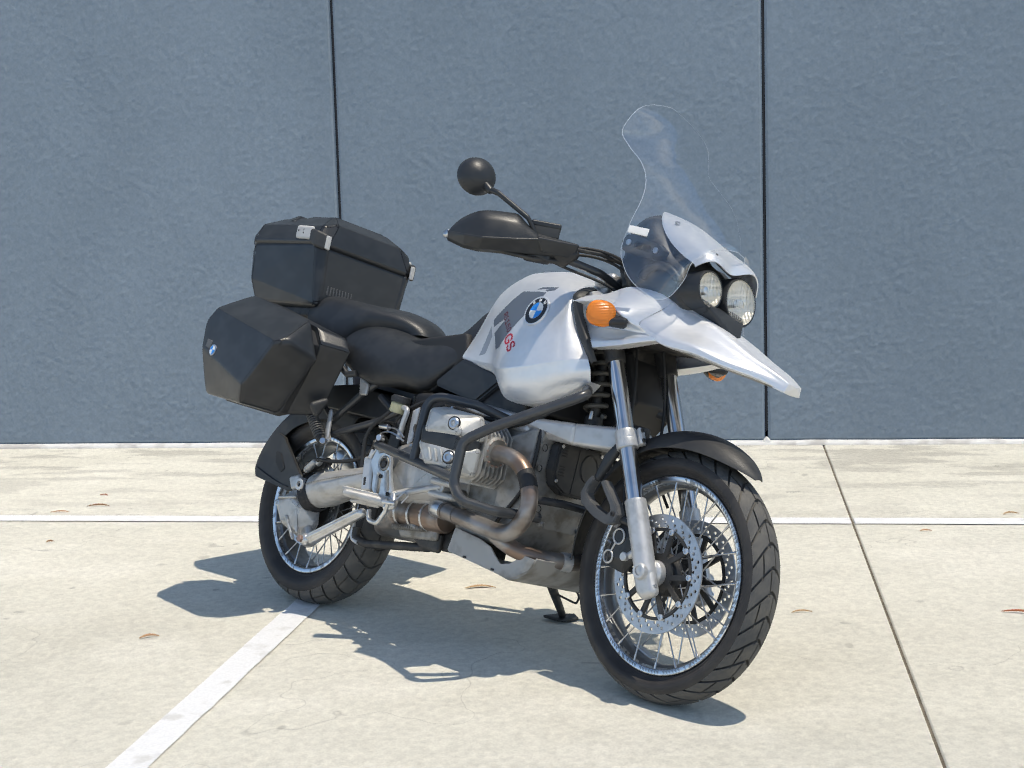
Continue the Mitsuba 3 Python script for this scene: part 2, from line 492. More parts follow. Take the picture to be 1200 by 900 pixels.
put('wall', rbox((.2, WALL_Y + .21, 3.6), (18.2, .10, 7.2), .002), 'sealant', IDENT, False, label='blue-grey painted tilt-up concrete wall with stippled panels and dark upright joints', category='wall')
for i in range(len(SEAMS) - 1):
    x0, x1 = SEAMS[i] + .0075, SEAMS[i + 1] - .0075
    if x1 < -4.5 or x0 > 2.4:
        put('wall__panel', wall_panel(x0, x1), 'wall_paint', IDENT, False); continue
    # panels in view carry the stippled coating as real relief
    lo_, hi_ = wall_panel(x0, x1, .022, 2.95), wall_panel(x0, x1, 2.9501, 7.2)
    lo_.faces = lo_.faces[:-2]; lo_ = trimesh.Trimesh(lo_.vertices, lo_.faces, process=False)
    c_ = .014; st_ = .0085
    gx, gz = np.linspace(x0 + c_, x1 - c_, int((x1 - x0) / st_)), np.linspace(.022 + c_, 2.95 - c_, int(2.92 / st_))
    GX, GZ = np.meshgrid(gx, gz, indexing='ij')
    q_ = np.stack([GX, GZ, 0 * GX], -1)
    n1 = meshkit.noise(q_ * 52, 3); n2 = meshkit.noise(q_ * 95 + 7, 5); big = meshkit.noise(q_ * 4.5, 8)
    h_ = (np.clip(n1 - .42, 0, 1) ** 1.1 * 1.6 + .55 * n2) * (.6 + .7 * big) * STIPPLE
    fade = np.minimum.reduce([(GX - gx[0]), (gx[-1] - GX), (GZ - gz[0]), (gz[-1] - GZ)]) / .02
    h_ *= np.clip(fade, 0, 1)
    face = grid_mesh(np.stack([GX, WALL_Y - h_, GZ], -1))
    key = numbered('wall__panel')
    put('wall__panel', cat([face]), 'wall_paint', IDENT, True)
    put(key + '__edge', cat([lo_, hi_]), 'wall_paint', IDENT, False)
for x in SEAMS[1:-1]:
    put('wall__joint_sealant', cat([rbox((x, WALL_Y + .032, 3.62), (.0145, .02, 7.1), .002)]), 'sealant', IDENT, False)
    put('wall__mortar_dab', hull([(x - .012, WALL_Y - .004, .012), (x + .014, WALL_Y - .004, .012), (x, WALL_Y + .004, .03)], .012, 2), 'pale_mortar', IDENT, 40)
t = np.linspace(-8.9, 9.2, 700)
edge = lambda s, a: (meshkit.fbm(np.stack([t * 5, t * 0 + s, t * 0], 1), 3) - .5) * a
P = np.stack([np.stack([t, WALL_Y - .030 + edge(1, .012), 0 * t + .0005], 1), np.stack([t, WALL_Y - .026 + edge(1, .012), .010 + edge(2, .004)], 1),
              np.stack([t, 0 * t + WALL_Y - .002, .0235 + edge(2, .004)], 1), np.stack([t, 0 * t + WALL_Y + .06, .0235 + edge(2, .004)], 1)])
put('wall__mortar_bed', grid_mesh(P), 'pale_mortar', IDENT, 40, label='thin white mortar strip along the wall foot')

# ------------------------------------------------------------------ the motorcycle
BK = 'motorcycle'
labels[BK] = {'label': 'silver touring enduro motorcycle with black luggage cases leaning on its side stand', 'category': 'motorcycle'}


def K(*a):
    return '__'.join((BK,) + a)


def tyre(R, hw, rr, rw, pitches, tread, amp, gw, depth, rows, flip):
    """Tyre turned about y at the origin: smooth side walls and a tread with real chevron grooves."""
    ns = 57
    s = np.linspace(-1, 1, ns)
    cand = sorted(set([r + d for r in rows for d in (-.034, -.022, .022, .034)] + [-r - d for r in rows for d in (-.034, -.022, .022, .034)]))
    s = np.array(sorted(list(s) + cand))
    ang = s * tread                                     # half angle of the crown arc
    rc = hw / math.sin(tread) * .985
    y = rc * np.sin(ang); r = R - rc * (1 - np.cos(ang)) * .80
    nrm = np.stack([np.sin(ang), np.cos(ang)], 1)
    U = np.array([0, .010, gw - .010, gw, gw + .012, .3, .45, .6, .75, .9])
    D = np.array([0, 1, 1, 0, 0, 0, 0, 0, 0, 0.])
    th, dep = [], []
    base = np.arange(pitches)
    shift = amp * (1 - np.abs(s) ** 1.35) * (1 if flip else -1)
    rows_d = np.zeros((2, ns + len(cand)))
    for par in (0, 1):
        for q, r0 in enumerate(rows):
            sg_ = r0 if (q + par) % 2 == 0 else -r0
            rows_d[par] = np.maximum(rows_d[par], np.clip((.034 - np.abs(s - sg_)) / .012, 0, 1) * .75)
    G = []
    for k in base:
        for u, d in zip(U, D):
            t_ = (k + u + shift) / pitches * 2 * np.pi
            e = np.clip((1.02 - np.abs(s)) / .06, .75, 1)
            dd = np.maximum(d * e, rows_d[k % 2] if .0 <= u else 0) * depth
            if abs(u) < 1e-9 or u == gw: pass
            rad = r - dd * nrm[:, 1]; yy = y - dd * nrm[:, 0]
            G.append(np.stack([rad * np.cos(t_), yy, rad * np.sin(t_)], 1))
    m = [grid_mesh(np.array(G), close_u=True)]
    ys, rs = y[-1], r[-1]
    side = spline([(rs, ys), (rs - .008, ys + .0035), ((rs + rr) / 2, max(ys + .004, rw + .012)), (rr + .012, rw + .008), (rr + .002, rw - .001), (rr - .006, rw - .006)], 22)
    a = np.linspace(0, 2 * np.pi, 160, endpoint=False)
    walls = []
    for sgn in (-1, 1):
        Q = np.stack([side[None, :, 0] * np.cos(a)[:, None], np.broadcast_to(sgn * side[:, 1], (160, len(side))), side[None, :, 0] * np.sin(a)[:, None]], -1)
        walls.append(grid_mesh(Q, close_u=True))
        # faint raised ribs where the wall meets the rim
        for rq in (rr + .009, rr + .0125):
            yq = np.interp(rq, side[::-1, 0], side[::-1, 1])
            walls.append(tube(np.stack([rq * np.cos(a), 0 * a + sgn * (yq + .0002), rq * np.sin(a)], 1), .0008, 5, caps=False))
    return m[0], cat(walls)


def at(m, x, z):
    m = m.copy(); m.vertices = np.array(m.vertices) + V(x, 0, z); return m


def rim(rr, rw, part='lip'):
    half = [(rr - .004, rw - .006), (rr, rw - .0012), (rr - .001, rw + .0022), (rr - .004, rw + .0035), (rr - .013, rw + .0024), (rr - .0165, rw + .0002),
            (rr - .018, rw - .006), (rr - .021, rw - .012), (rr - .028, rw - .018), (rr - .031, 0.0)]
    prof = half + [(a, -b) for a, b in half[-2::-1]]
    if part == 'well': half = half[7:]
    back = [(rr - .006, -rw + .010), (rr - .014, -rw * .45), (rr - .022, 0), (rr - .014, rw * .45), (rr - .006, rw - .010)]
    if part == 'lip':
        lips = half[:8] + [(rr - .006, rw - .0085), half[0]]
        return cat([lathe([(a, s * b) for a, b in lips], (0, 0, 0), (0, 1, 0), 150) for s in (-1, 1)])
    return lathe([(a, -b) for a, b in prof] + [(a, -b) for a, b in [(q[0], -q[1]) for q in back]][::1] + [(prof[0][0], -prof[0][1])], (0, 0, 0), (0, 1, 0), 150)


def spokes(x, z, rr, rw, hub_r, hub_y, n, frame, holder, start=0.0):
    for i in range(n):
        side = 1 if i % 2 else -1
        k = i // 2
        a = 2 * np.pi * (k + (.25 if side > 0 else 0)) / (n / 2) + start
        lead = (1 if k % 2 else -1) * math.radians(38)
        p0 = V(x + (rr - .013) * math.cos(a), side * (rw - .004), z + (rr - .013) * math.sin(a))
        p1 = V(x + hub_r * math.cos(a + lead), side * hub_y, z + hub_r * math.sin(a + lead))
        d = unit(p1 - p0)
        m = cat([cyl(p0 - d * .004, p0 + d * .020, .0034, 8), cyl(p0 + d * .020, p1, .0020, 8)])
        put(K(holder, 'spoke'), m, 'brushed_steel', frame, 40)


def brake_disc(x, z, y, ro, ri, th=.005, rows=((.86, 0), (.92, .33), (.805, .66)), n=24, hole=.0042):
    g_ = disc2(x, z, ro, 60).difference(disc2(x, z, ri, 60))
    for i in range(n):
        for f, o in rows:
            a = 2 * np.pi * (i + o) / n
            g_ = g_.difference(disc2(x + ro * f * math.cos(a), z + ro * f * math.sin(a), hole, 5))
    return prism(g_, -y - th / 2, -y + th / 2, u=(1, 0, 0), v=(0, 0, 1), bevel=.0008)


# ---- front wheel
FX, FZ = WB, .325
put(K('front_wheel'), at(rim(.2555, .0355), FX, FZ), 'rim_alloy', FRONT, 75, label='bright spoked front rim')
put(K('front_wheel', 'rim_well'), at(rim(.2555, .0355, 'well'), FX, FZ), 'well_alloy', FRONT, 40)
tr, tw = tyre(.325, .051, .2555, .0355, 34, 1.06, 1.05, .165, .0085, (.12, .50), True)
put(K('front_wheel', 'tyre'), at(tr, FX, FZ), 'tyre_rubber', FRONT, 30, label='worn dual-sport front tyre with chevron tread')
put(K('front_wheel', 'tyre_wall'), at(tw, FX, FZ), 'tyre_wall', FRONT, 40)
spokes(FX, FZ, .2555, .0355, .050, .030, 40, FRONT, 'front_wheel', .06)
put(K('front_wheel', 'hub'), [lathe([(0, -.062), (.030, -.062), (.034, -.058), (.034, -.052), (.046, -.046), (.056, -.036), (.056, -.027), (.036, -.020), (.034, .020), (.056, .027), (.056, .036), (.046, .046), (.034, .052), (.034, .062), (0, .062)], (FX, 0, FZ), (0, 1, 0), 48)], 'dark_metal', FRONT, 35)
put(K('front_wheel', 'hub_collar'), [lathe([(.016, -.098), (.024, -.098), (.025, -.090), (.031, -.086), (.033, -.082), (.033, -.066), (.030, -.0655), (.030, -.064), (.036, -.063), (.036, -.058), (.02, -.057)], (FX, 0, FZ), (0, 1, 0), 48)], 'fork_alloy', FRONT, 35)
for s_ in (-1, 1):
    yd = s_ * .063
    d_ = put(K('front_wheel', 'brake_disc'), brake_disc(FX, FZ, yd, .1525, .119), 'disc_steel', FRONT, 35)
    arms = sg.Point(FX, FZ).buffer(.052, 24).difference(disc2(FX, FZ, .034))
    for k in range(5):
        for e in (-.32, .32):
            a = 2 * np.pi * k / 5 + .35
            c1 = V(FX + .045 * math.cos(a + e * 1.4), FZ + .045 * math.sin(a + e * 1.4)); c2 = V(FX + .113 * math.cos(a + e * .95), FZ + .113 * math.sin(a + e * .95))
            arms = arms.union(sg.LineString([c1, c2]).buffer(.0070, 6))
        a = 2 * np.pi * k / 5 + .35
    ring = disc2(FX, FZ, .118).difference(disc2(FX, FZ, .1095))
    arms = arms.union(ring)
    put(K('front_wheel', 'disc_carrier'), prism(arms, -yd - .004, -yd + .004, bevel=.001), 'dark_metal', FRONT, 35)
    for k in range(10):
        a = 2 * np.pi * k / 5 + .35 + (-.305 if k >= 5 else .305)
        c = V(FX + .1125 * math.cos(a), yd + s_ * .003, FZ + .1125 * math.sin(a))
        put(K('front_wheel', 'disc_bolt'), [lathe([(.0085, 0), (.0085, .003), (.007, .0045), (.0045, .0045), (.004, .002), (0, .002)], c, (0, s_, 0), 18)], 'brushed_steel', FRONT, 35)
# valve and balance weight on the rim well
put(K('front_wheel', 'balance_weight'), [hull([V(FX + .2225 * math.cos(a), y_, FZ + .2225 * math.sin(a)) for a in np.radians([-118, -112, -106, -100]) for y_ in (.006, .024)], .0025)], 'fork_alloy', FRONT, 35)

# ---- front fork (turns with the bars)
fork_lo, fork_hi = V(1.505, 0, .287), V(1.241, 0, .875)
fd = unit(fork_hi - fork_lo)
fx = unit(np.cross(V(0, 1, 0), fd))                     # forward-up normal of the fork
for s_, nm in ((-1, 'fork_leg'), (1, 'fork_leg')):
    o = V(0, s_ * .103, 0)
    P_ = lambda t, dx=0.0, dy=0.0: fork_lo + o + fd * t - fx * dx + V(0, dy * s_, 0)
    key = put(K('fork_leg'), [lathe([(.020, .020), (.0235, .024), (.0275, .034), (.0285, .040), (.0285, .225), (.0278, .232), (.0225, .233)], P_(0), fd, 40)], 'fork_alloy', FRONT, 35)
    sub = key.split('__')[-1]
    put(K(sub, 'stanchion'), [lathe([(.0232, .225), (.0232, .640)], P_(0), fd, 40)], 'hard_chrome', FRONT, 40)
    put(K(sub, 'axle_lug'), [hull([P_(.040, -.0, .0), P_(.040, .012), P_(-.012, .010), P_(-.012, -.014), P_(.05, -.010), P_(.035, .02), P_(.0, .018)], .0165, 2)], 'fork_alloy', FRONT, 35)
    ac = V(FX, s_ * .128, FZ)
    put(K(sub, 'axle_nut'), [lathe([(.0205, -.012), (.0205, .010), (.0185, .0125), (.0125, .0125), (.0115, .004)], ac - V(0, s_ * .006, 0), (0, s_, 0), 30)], 'fork_alloy', FRONT, 35)
    put(K(sub, 'axle_bore'), [lathe([(.0124, .0105), (.0118, .0060), (0, .0060)], ac - V(0, s_ * .0058, 0), (0, s_, 0), 20)], 'rubber', FRONT, False)
    put(K(sub, 'pinch_bolt'), [bolt(P_(-.004, -.027, .004), -1 * -fx, .0062, .004)], 'brushed_steel', FRONT, 35)
    # clamp of the fork bridge
    put(K(sub, 'bridge_clamp'), [lathe([(.0236, .375), (.0285, .375), (.0300, .379), (.0300, .398), (.0292, .400), (.0300, .402), (.0300, .421), (.0285, .425), (.0236, .425)], P_(0), fd, 40),
                                 hull([P_(.381, -.022, -.020), P_(.419, -.022, -.020), P_(.381, -.040, -.012), P_(.419, -.040, -.012), P_(.381, -.036, -.026), P_(.419, -.036, -.026)], .005)], 'fork_alloy', FRONT, 35)
    for h in (.386, .414):
        put(K(sub, 'clamp_bolt'), [bolt(P_(h, -.0445, -.0155), fx, .0060, .0035), ], 'dark_metal', FRONT, 35)
    put(K(sub, 'top_seal'), [lathe([(.0234, .622), (.0270, .624), (.0280, .632), (.0285, .66), (.0300, .664), (.0300, .76), (.024, .765), (0, .765)], P_(0), fd, 30)], 'dark_metal', FRONT, 35)
    # caliper
    cy = s_ * .078
    ck = put(K(sub, 'brake_caliper'), [hull([(1.335, cy, .330), (1.345, cy, .405), (1.385, cy, .448), (1.420, cy, .425), (1.415, cy, .352), (1.385, cy, .320), (1.352, cy + s_ * .018, .350), (1.368, cy + s_ * .018, .415), (1.400, cy + s_ * .016, .40), (1.395, cy + s_ * .016, .345)], .012, 2)], 'black_plastic', FRONT, 40)
    for (cx_, cz_, r_) in ((1.350, .3450, .0165), (1.378, .4010, .0195)):
        a = np.linspace(0, 2 * np.pi, 28)
        put(K(sub, 'piston_ring'), [tube(np.stack([cx_ + r_ * np.cos(a), 0 * a + cy + s_ * .0305, cz_ + r_ * np.sin(a)], 1), .0028, 8, caps=False)], 'fork_alloy', FRONT, 40)
    put(K(sub, 'caliper_link'), [cyl((1.357, cy + s_ * .0305, .358), (1.371, cy + s_ * .0305, .386), .0026, 10)], 'fork_alloy', FRONT, 40)
    put(K(sub, 'caliper_bolt'), [cyl((1.402, cy - s_ * .02, .352), (1.402, cy + s_ * .030, .352), .012, 20, .002), hull([(1.402, cy + s_ * .012, .352), (1.44, cy + s_ * .012, .375)], .011)], 'fork_alloy', FRONT, 40)
# bridge between the two clamps
put(K('fork_bridge'), [hull([fork_lo + fd * .388 + V(0, y_, 0) - fx * d_ for y_ in (-.085, .085) for d_ in (-.006, .020)] + [fork_lo + fd * .415 + V(0, y_, 0) - fx * .012 for y_ in (-.085, .085)], .012)], 'dark_metal', FRONT, 35)
put(K('upper_yoke'), [hull([(1.215, y_, z_) for y_ in (-.115, .115) for z_ in (.985, 1.015)] + [(1.15, y_, z_) for y_ in (-.06, .06) for z_ in (1.0, 1.03)], .014)], 'dark_metal', FRONT, 35)
# plastic hose guard beside the right leg
gpts = [(1.262, .548), (1.243, .528), (1.228, .497), (1.236, .470), (1.290, .440), (1.340, .425), (1.372, .432), (1.384, .455), (1.372, .478), (1.330, .520), (1.312, .540), (1.298, .533), (1.316, .510), (1.345, .478), (1.352, .462), (1.340, .450),
        (1.300, .462), (1.262, .484), (1.252, .500), (1.258, .518), (1.272, .536)]
put(K('hose_guard'), [side_plate(gpts, -.132, -.102, .004, bevel=.003)], 'grey_plastic', FRONT, 35, label='grey plastic loop guard beside the front caliper')
put(K('hose_guard', 'bolt'), [bolt((1.366, -.133, .455), (0, -1, 0), .0065, .004)], 'dark_metal', FRONT, 35)
put(K('hose_guard', 'stay'), hull([(1.272, -.115, .545), (1.29, -.11, .60), (1.32, -.10, .64)], .012), 'black_plastic', FRONT, 35)
put(K('hose_guard', 'stay'), hull([(1.36, -.108, .45), (1.40, -.10, .44)], .012), 'black_plastic', FRONT, 35)

# ---- front mudguard: a shell that follows the tyre, wide at the fork and drawn to a point in front
rows_ = []
for deg, w, rc_, re_ in ((50, .012, .356, .352), (53, .028, .360, .350), (58, .048, .366, .343), (66, .066, .370, .334), (78, .079, .373, .326), (92, .083, .374, .322), (108, .083, .372, .322), (126, .080, .366, .320), (145, .078, .358, .318), (165, .076, .352, .318), (182, .070, .350, .322)):
    a = math.radians(deg); row = []
    for q in np.linspace(-1, 1, 11):
        r_ = rc_ - (rc_ - re_) * abs(q) ** 2.6
        row.append((FX + r_ * math.cos(a), w * (1 - .06 * abs(q) ** 3) * q, FZ + r_ * math.sin(a)))
    rows_.append(row)
put(K('front_mudguard'), [shell(loft(rows_, 60, 33), .003)], 'textured_plastic', FRONT, 40, label='matt dark grey front mudguard')

# ---- fuel tank (right half given, mirrored across the middle)
TANK = [
    [(.645, 0, .997), (.69, 0, 1.062), (.77, 0, 1.106), (.84, 0, 1.123), (.92, 0, 1.126), (1.01, 0, 1.108), (1.07, 0, 1.085), (1.10, 0, 1.070)],
    [(.655, -.045, .986), (.70, -.060, 1.050), (.78, -.072, 1.090), (.85, -.080, 1.107), (.93, -.088, 1.108), (1.02, -.095, 1.088), (1.08, -.100, 1.060), (1.108, -.085, 1.045)],
    [(.668, -.085, .945), (.725, -.115, 1.000), (.80, -.135, 1.035), (.865, -.150, 1.052), (.945, -.162, 1.052), (1.035, -.170, 1.035), (1.093, -.172, 1.015), (1.112, -.150, 1.005)],
    [(.660, -.107, .895), (.73, -.135, .935), (.80, -.158, .955), (.865, -.178, .962), (.945, -.192, .962), (1.04, -.203, .955), (1.112, -.201, .945), (1.138, -.170, .938)],
    [(.655, -.120, .860), (.735, -.142, .872), (.815, -.165, .872), (.880, -.195, .868), (.955, -.212, .868), (1.05, -.222, .872), (1.130, -.214, .872), (1.172, -.170, .888)],
    [(.650, -.127, .840), (.740, -.147, .822), (.825, -.168, .812), (.895, -.206, .793), (.965, -.223, .797), (1.05, -.229, .808), (1.142, -.219, .828), (1.198, -.168, .845)],
    [(.651, -.128, .834), (.742, -.146, .813), (.830, -.165, .797), (.912, -.198, .748), (.975, -.211, .745), (1.055, -.216, .755), (1.145, -.206, .782), (1.207, -.160, .815)],
    [(.652, -.125, .829), (.745, -.140, .806), (.835, -.155, .786), (.925, -.176, .714), (.985, -.178, .705), (1.06, -.178, .711), (1.142, -.168, .742), (1.204, -.145, .788)],
    [(.660, -.09, .832), (.75, -.09, .81), (.84, -.09, .79), (.93, -.10, .716), (.99, -.10, .709), (1.06, -.10, .715), (1.14, -.09, .746), (1.19, -.09, .79)],
]
_T = np.swapaxes(np.asarray(TANK, float), 0, 1)                       # stations x levels
tank_P = smooth_u(loft(creases(np.swapaxes(_T, 0, 1), (5,)), 130, 110, kind='pchip').swapaxes(0, 1), 2.2).swapaxes(0, 1)
tank_m = grid_mesh(tank_P)
put(K('fuel_tank'), [tank_m, mirror(tank_m)], 'silver_paint', BIKE, 60, label='silver fuel tank with graphite stripe and round emblem')

from scipy.interpolate import LinearNDInterpolator
_pts = tank_P[12:124].reshape(-1, 3)
_ty = LinearNDInterpolator(_pts[:, [0, 2]], _pts[:, 1])


def on_tank(xz, lift=.0006):
    """Points on the right flank of the tank for (x, z), lifted a little along the normal."""
    xz = np.asarray(xz, float)
    y = _ty(xz)
    e = 2e-3
    gx = (_ty(xz + [e, 0]) - _ty(xz - [e, 0])) / (2 * e); gz = (_ty(xz + [0, e]) - _ty(xz - [0, e])) / (2 * e)
    n = np.stack([gx, -np.ones_like(gx), gz], -1); n /= np.linalg.norm(n, axis=-1, keepdims=True)
    return np.nan_to_num(np.stack([xz[..., 0], y, xz[..., 1]], -1) + n * lift, nan=0.0)


def decal(shape, lift=.0005, cell=.004):
    """A thin film with this outline in (x, z), laid on the tank's right flank."""
    ms = []
    for q in getattr(shape, 'geoms', [shape]):
        if q.is_empty: continue
        x0, z0, x1, z1 = q.bounds
        for i in np.arange(math.floor(x0 / cell), math.ceil(x1 / cell)):
            for j in np.arange(math.floor(z0 / cell), math.ceil(z1 / cell)):
                c = q.intersection(sg.box(i * cell, j * cell, (i + 1) * cell, (j + 1) * cell))
                for w in getattr(c, 'geoms', [c]):
                    if w.geom_type != 'Polygon' or w.area < 1e-10: continue
                    m = trimesh.creation.triangulate_polygon(w, engine='earcut')
                    ms.append((np.asarray(m[0]), np.asarray(m[1])))
    vs, fs, o = [], [], 0
    for v, f in ms:
        vs.append(v); fs.append(f + o); o += len(v)
    v = np.vstack(vs); f = np.vstack(fs)
    m = trimesh.Trimesh(on_tank(v, lift), f, process=True)
    return m


def letters(word, height, x, z, deg, shear=0.0, bold=True):
    """Flat lettering as one shapely outline in (x, z); the tank's right side is read from outside, where +x runs to the right."""
    m = meshkit.text_mesh(word, height, .002, bold)
    g_ = m.section_multiplane([0, 0, .001], [0, 0, 1], [0])[0]
    g_ = shapely.union_all(list(g_.polygons_full))
    from shapely import affinity
    # section frames keep x, y of the mesh up to a shift
    tb, gb = m.bounds, g_.bounds
    g_ = affinity.translate(g_, tb[0][0] - gb[0], tb[0][1] - gb[1])
    if shear: g_ = affinity.skew(g_, xs=shear, origin=(0, 0))
    g_ = affinity.rotate(g_, deg, origin=(0, 0))
    return affinity.translate(g_, x, z)


stripe = sg.Polygon([(.780, .944), (.803, .963), (.829, .980), (.861, 1.005), (.892, 1.028), (.959, 1.027), (1.000, 1.024), (.987, .998), (.948, .954), (.902, .902), (.877, .872), (.867, .858), (.838, .853)])
stripe = stripe.difference(sg.Polygon([(.784, .920), (.876, .951), (.800, .900)]))
upper = sg.Polygon([(.950, 1.033), (.973, 1.041), (1.030, 1.043), (1.024, 1.031), (1.0, 1.028), (.99, 1.031), (1.004, 1.035), (.985, 1.035)])
band = sg.Polygon([(.742, .838), (.774, .842), (.795, .895), (.775, .925)])
put(K('fuel_tank', 'stripe_decal'), decal(stripe), 'graphite_decal', BIKE, 60, label='dark graphite stripe decal')
put(K('fuel_tank', 'stripe_decal'), decal(upper), 'graphite_decal', BIKE, 60)
put(K('fuel_tank', 'stripe_decal'), decal(band), 'stripe_pale', BIKE, 60)
put(K('fuel_tank', 'lettering'), [decal(letters('R1150', .019, .838, .958, -46, 8), .0011, .01)], 'dark_red_decal', BIKE, False, label='small dark red letters R1150')
put(K('fuel_tank', 'lettering'), [decal(letters('GS', .034, .884, .884, -44, 8), .0011, .01)], 'red_decal', BIKE, False, label='large red letters GS')

# round emblem: dished ring, black annulus with letters, quartered centre
ec = on_tank(np.array([[.996, .966]]), 0)[0]
q1, q2 = on_tank(np.array([[1.02, .966], [.996, .99]]), 0)
eu = unit(q1 - ec); ev = unit((q2 - ec) - ((q2 - ec) @ eu) * eu); en = -np.cross(eu, ev)
if en[1] > 0: en = -en
ew = np.cross(eu, ev)
flat = lambda g_, lo, hi: prism(g_, *((lo, hi) if ew @ en > 0 else (-hi, -lo)), origin=ec, u=eu, v=ev)
put(K('fuel_tank', 'emblem'), [lathe([(.0470, .0), (.0455, .0028), (.0430, .0034), (.0410, .0026), (.0407, .0018), (.0, .0018)], ec, en, 48)], 'silver_paint', BIKE, 40, label='round enamel emblem with blue and white quarters')
put(K('fuel_tank', 'emblem_ring'), [flat(disc2(0, 0, .0405).difference(disc2(0, 0, .0262)), .0016, .0032)], 'emblem_black', BIKE, False)
tilt = math.radians(0)
for k in range(4):
    a = np.linspace(k * math.pi / 2 + tilt, (k + 1) * math.pi / 2 + tilt, 14)
    w_ = sg.Polygon([(0, 0)] + [(.0255 * math.cos(b), .0255 * math.sin(b)) for b in a])
    put(K('fuel_tank', 'emblem_quarter'), [flat(w_, .0016, .0031)], 'emblem_white' if k % 2 == 0 else 'emblem_blue', BIKE, False)
put(K('fuel_tank', 'emblem_bead'), [flat(disc2(0, 0, .0263).difference(disc2(0, 0, .0254)), .0016, .0035)], 'brushed_steel', BIKE, False)
for ch, a in (('B', 132), ('M', 90), ('W', 48)):
    m = meshkit.text_mesh(ch, .0096, .0008, True); b_ = m.bounds.mean(0); vv = m.vertices - [b_[0], b_[1], 0]
    r_ = math.radians(a - 90); c_, s_ = math.cos(r_), math.sin(r_)
    xx = vv[:, 0] * c_ - vv[:, 1] * s_ + .0335 * math.cos(math.radians(a)); yy = vv[:, 0] * s_ + vv[:, 1] * c_ + .0335 * math.sin(math.radians(a))
    m.vertices = ec + xx[:, None] * eu + yy[:, None] * ev + (vv[:, 2:3] + .0030) * en
    put(K('fuel_tank', 'emblem_letter'), m, 'emblem_white', BIKE, False)

# filler cap and steering-head cover on top of the tank
put(K('fuel_tank', 'filler_cap'), [lathe([(.055, -.01), (.055, .006), (.05, .011), (0, .012)], (.86, 0, 1.110), (0, 0, 1), 40)], 'chrome', BIKE, 35)

# dark plastic side panel below tank and seat
def both(m):
    return [m, mirror(m)]


pan = [(.672, .826), (.560, .744), (.60, .734), (.705, .712), (.735, .702), (.772, .698), (.850, .757), (.862, .783), (.80, .802)]
put(K('side_panel'), [side_plate(pan, -.150, -.055, .012, bevel=.010)], 'black_plastic', BIKE, 35, label='black plastic panel under the tank')
put(K('side_panel'), [mirror(side_plate(pan, -.150, -.055, .012, bevel=.010))], 'black_plastic', BIKE, 35)
put(K('intake_box'), [hull([(x_, y_, z_) for y_ in (-.12, .12) for x_, z_ in ((.70, .70), (.94, .66), (.95, .715), (.86, .78), (.74, .72), (.80, .655))], .012)], 'dark_metal', BIKE, 35)

# ---- seats
def seat(rows):
    P = loft(rows, 40, 44)
    m = grid_mesh(P); return cat([m, mirror(m)])


RS = [
    [(.300, 0, .915), (.360, 0, .900), (.420, 0, .878), (.480, 0, .876), (.535, 0, .902), (.585, 0, .950), (.622, 0, .998), (.660, 0, 1.007)],
    [(.225, -.09, .922), (.300, -.09, .906), (.385, -.09, .879), (.458, -.085, .871), (.525, -.080, .891), (.588, -.068, .934), (.630, -.052, .984), (.664, -.045, .997)],
    [(.155, -.142, .903), (.245, -.147, .885), (.345, -.147, .862), (.440, -.136, .850), (.522, -.120, .857), (.598, -.095, .896), (.645, -.078, .943), (.668, -.070, .960)],
    [(.098, -.166, .845), (.200, -.180, .815), (.325, -.180, .795), (.440, -.166, .790), (.530, -.143, .797), (.604, -.112, .846), (.648, -.092, .895), (.668, -.085, .915)],
    [(.112, -.166, .803), (.190, -.172, .760), (.318, -.168, .732), (.430, -.158, .738), (.512, -.140, .738), (.585, -.118, .795), (.640, -.098, .852), (.664, -.090, .880)],
    [(.130, -.10, .800), (.21, -.11, .755), (.325, -.11, .728), (.43, -.10, .733), (.512, -.09, .735), (.58, -.08, .79), (.63, -.07, .85), (.655, -.06, .878)],
]
put(K('rider_seat'), seat(RS), 'seat_vinyl', BIKE, 60, label='black vinyl rider seat with scooped middle')
a0 = spline([(.262, -.1455, .880), (.31, -.152, .861), (.36, -.153, .852), (.41, -.148, .848), (.448, -.139, .850)], 20)
PS = [
    [(-.205, 0, .985), (-.12, 0, 1.018), (0, 0, 1.012), (.13, 0, 1.000), (.24, 0, .985), (.33, 0, .950), (.365, 0, .905)],
    [(-.195, -.09, .985), (-.11, -.09, 1.012), (.01, -.09, 1.006), (.13, -.09, .990), (.24, -.085, .972), (.318, -.07, .940), (.350, -.06, .905)],
    [(-.150, -.145, .962), (-.06, -.150, .990), (.05, -.150, .980), (.150, -.146, .966), (.228, -.122, .950), (.288, -.092, .930), (.320, -.07, .900)],
    [(-.115, -.164, .910), (-.03, -.175, .920), (.07, -.173, .906), (.148, -.160, .918), (.205, -.130, .922), (.262, -.095, .912), (.300, -.07, .892)],
    [(-.090, -.162, .850), (-.01, -.168, .828), (.088, -.165, .826), (.135, -.145, .875), (.190, -.12, .895), (.245, -.09, .895), (.285, -.07, .885)],
    [(-.08, -.10, .850), (0, -.10, .826), (.09, -.10, .826), (.13, -.10, .87), (.18, -.09, .88), (.24, -.07, .88), (.28, -.05, .88)],
]
put(K('pillion_seat'), seat(PS), 'seat_vinyl', BIKE, 60, label='black vinyl pillion seat')
put(K('seat_base'), [hull([(x_, y_, z_) for y_ in (-.10, .10) for x_, z_ in ((.10, .80), (.20, .75), (.52, .735), (.64, .85), (.62, .90), (.3, .86))], .012)], 'rubber', BIKE, 35)

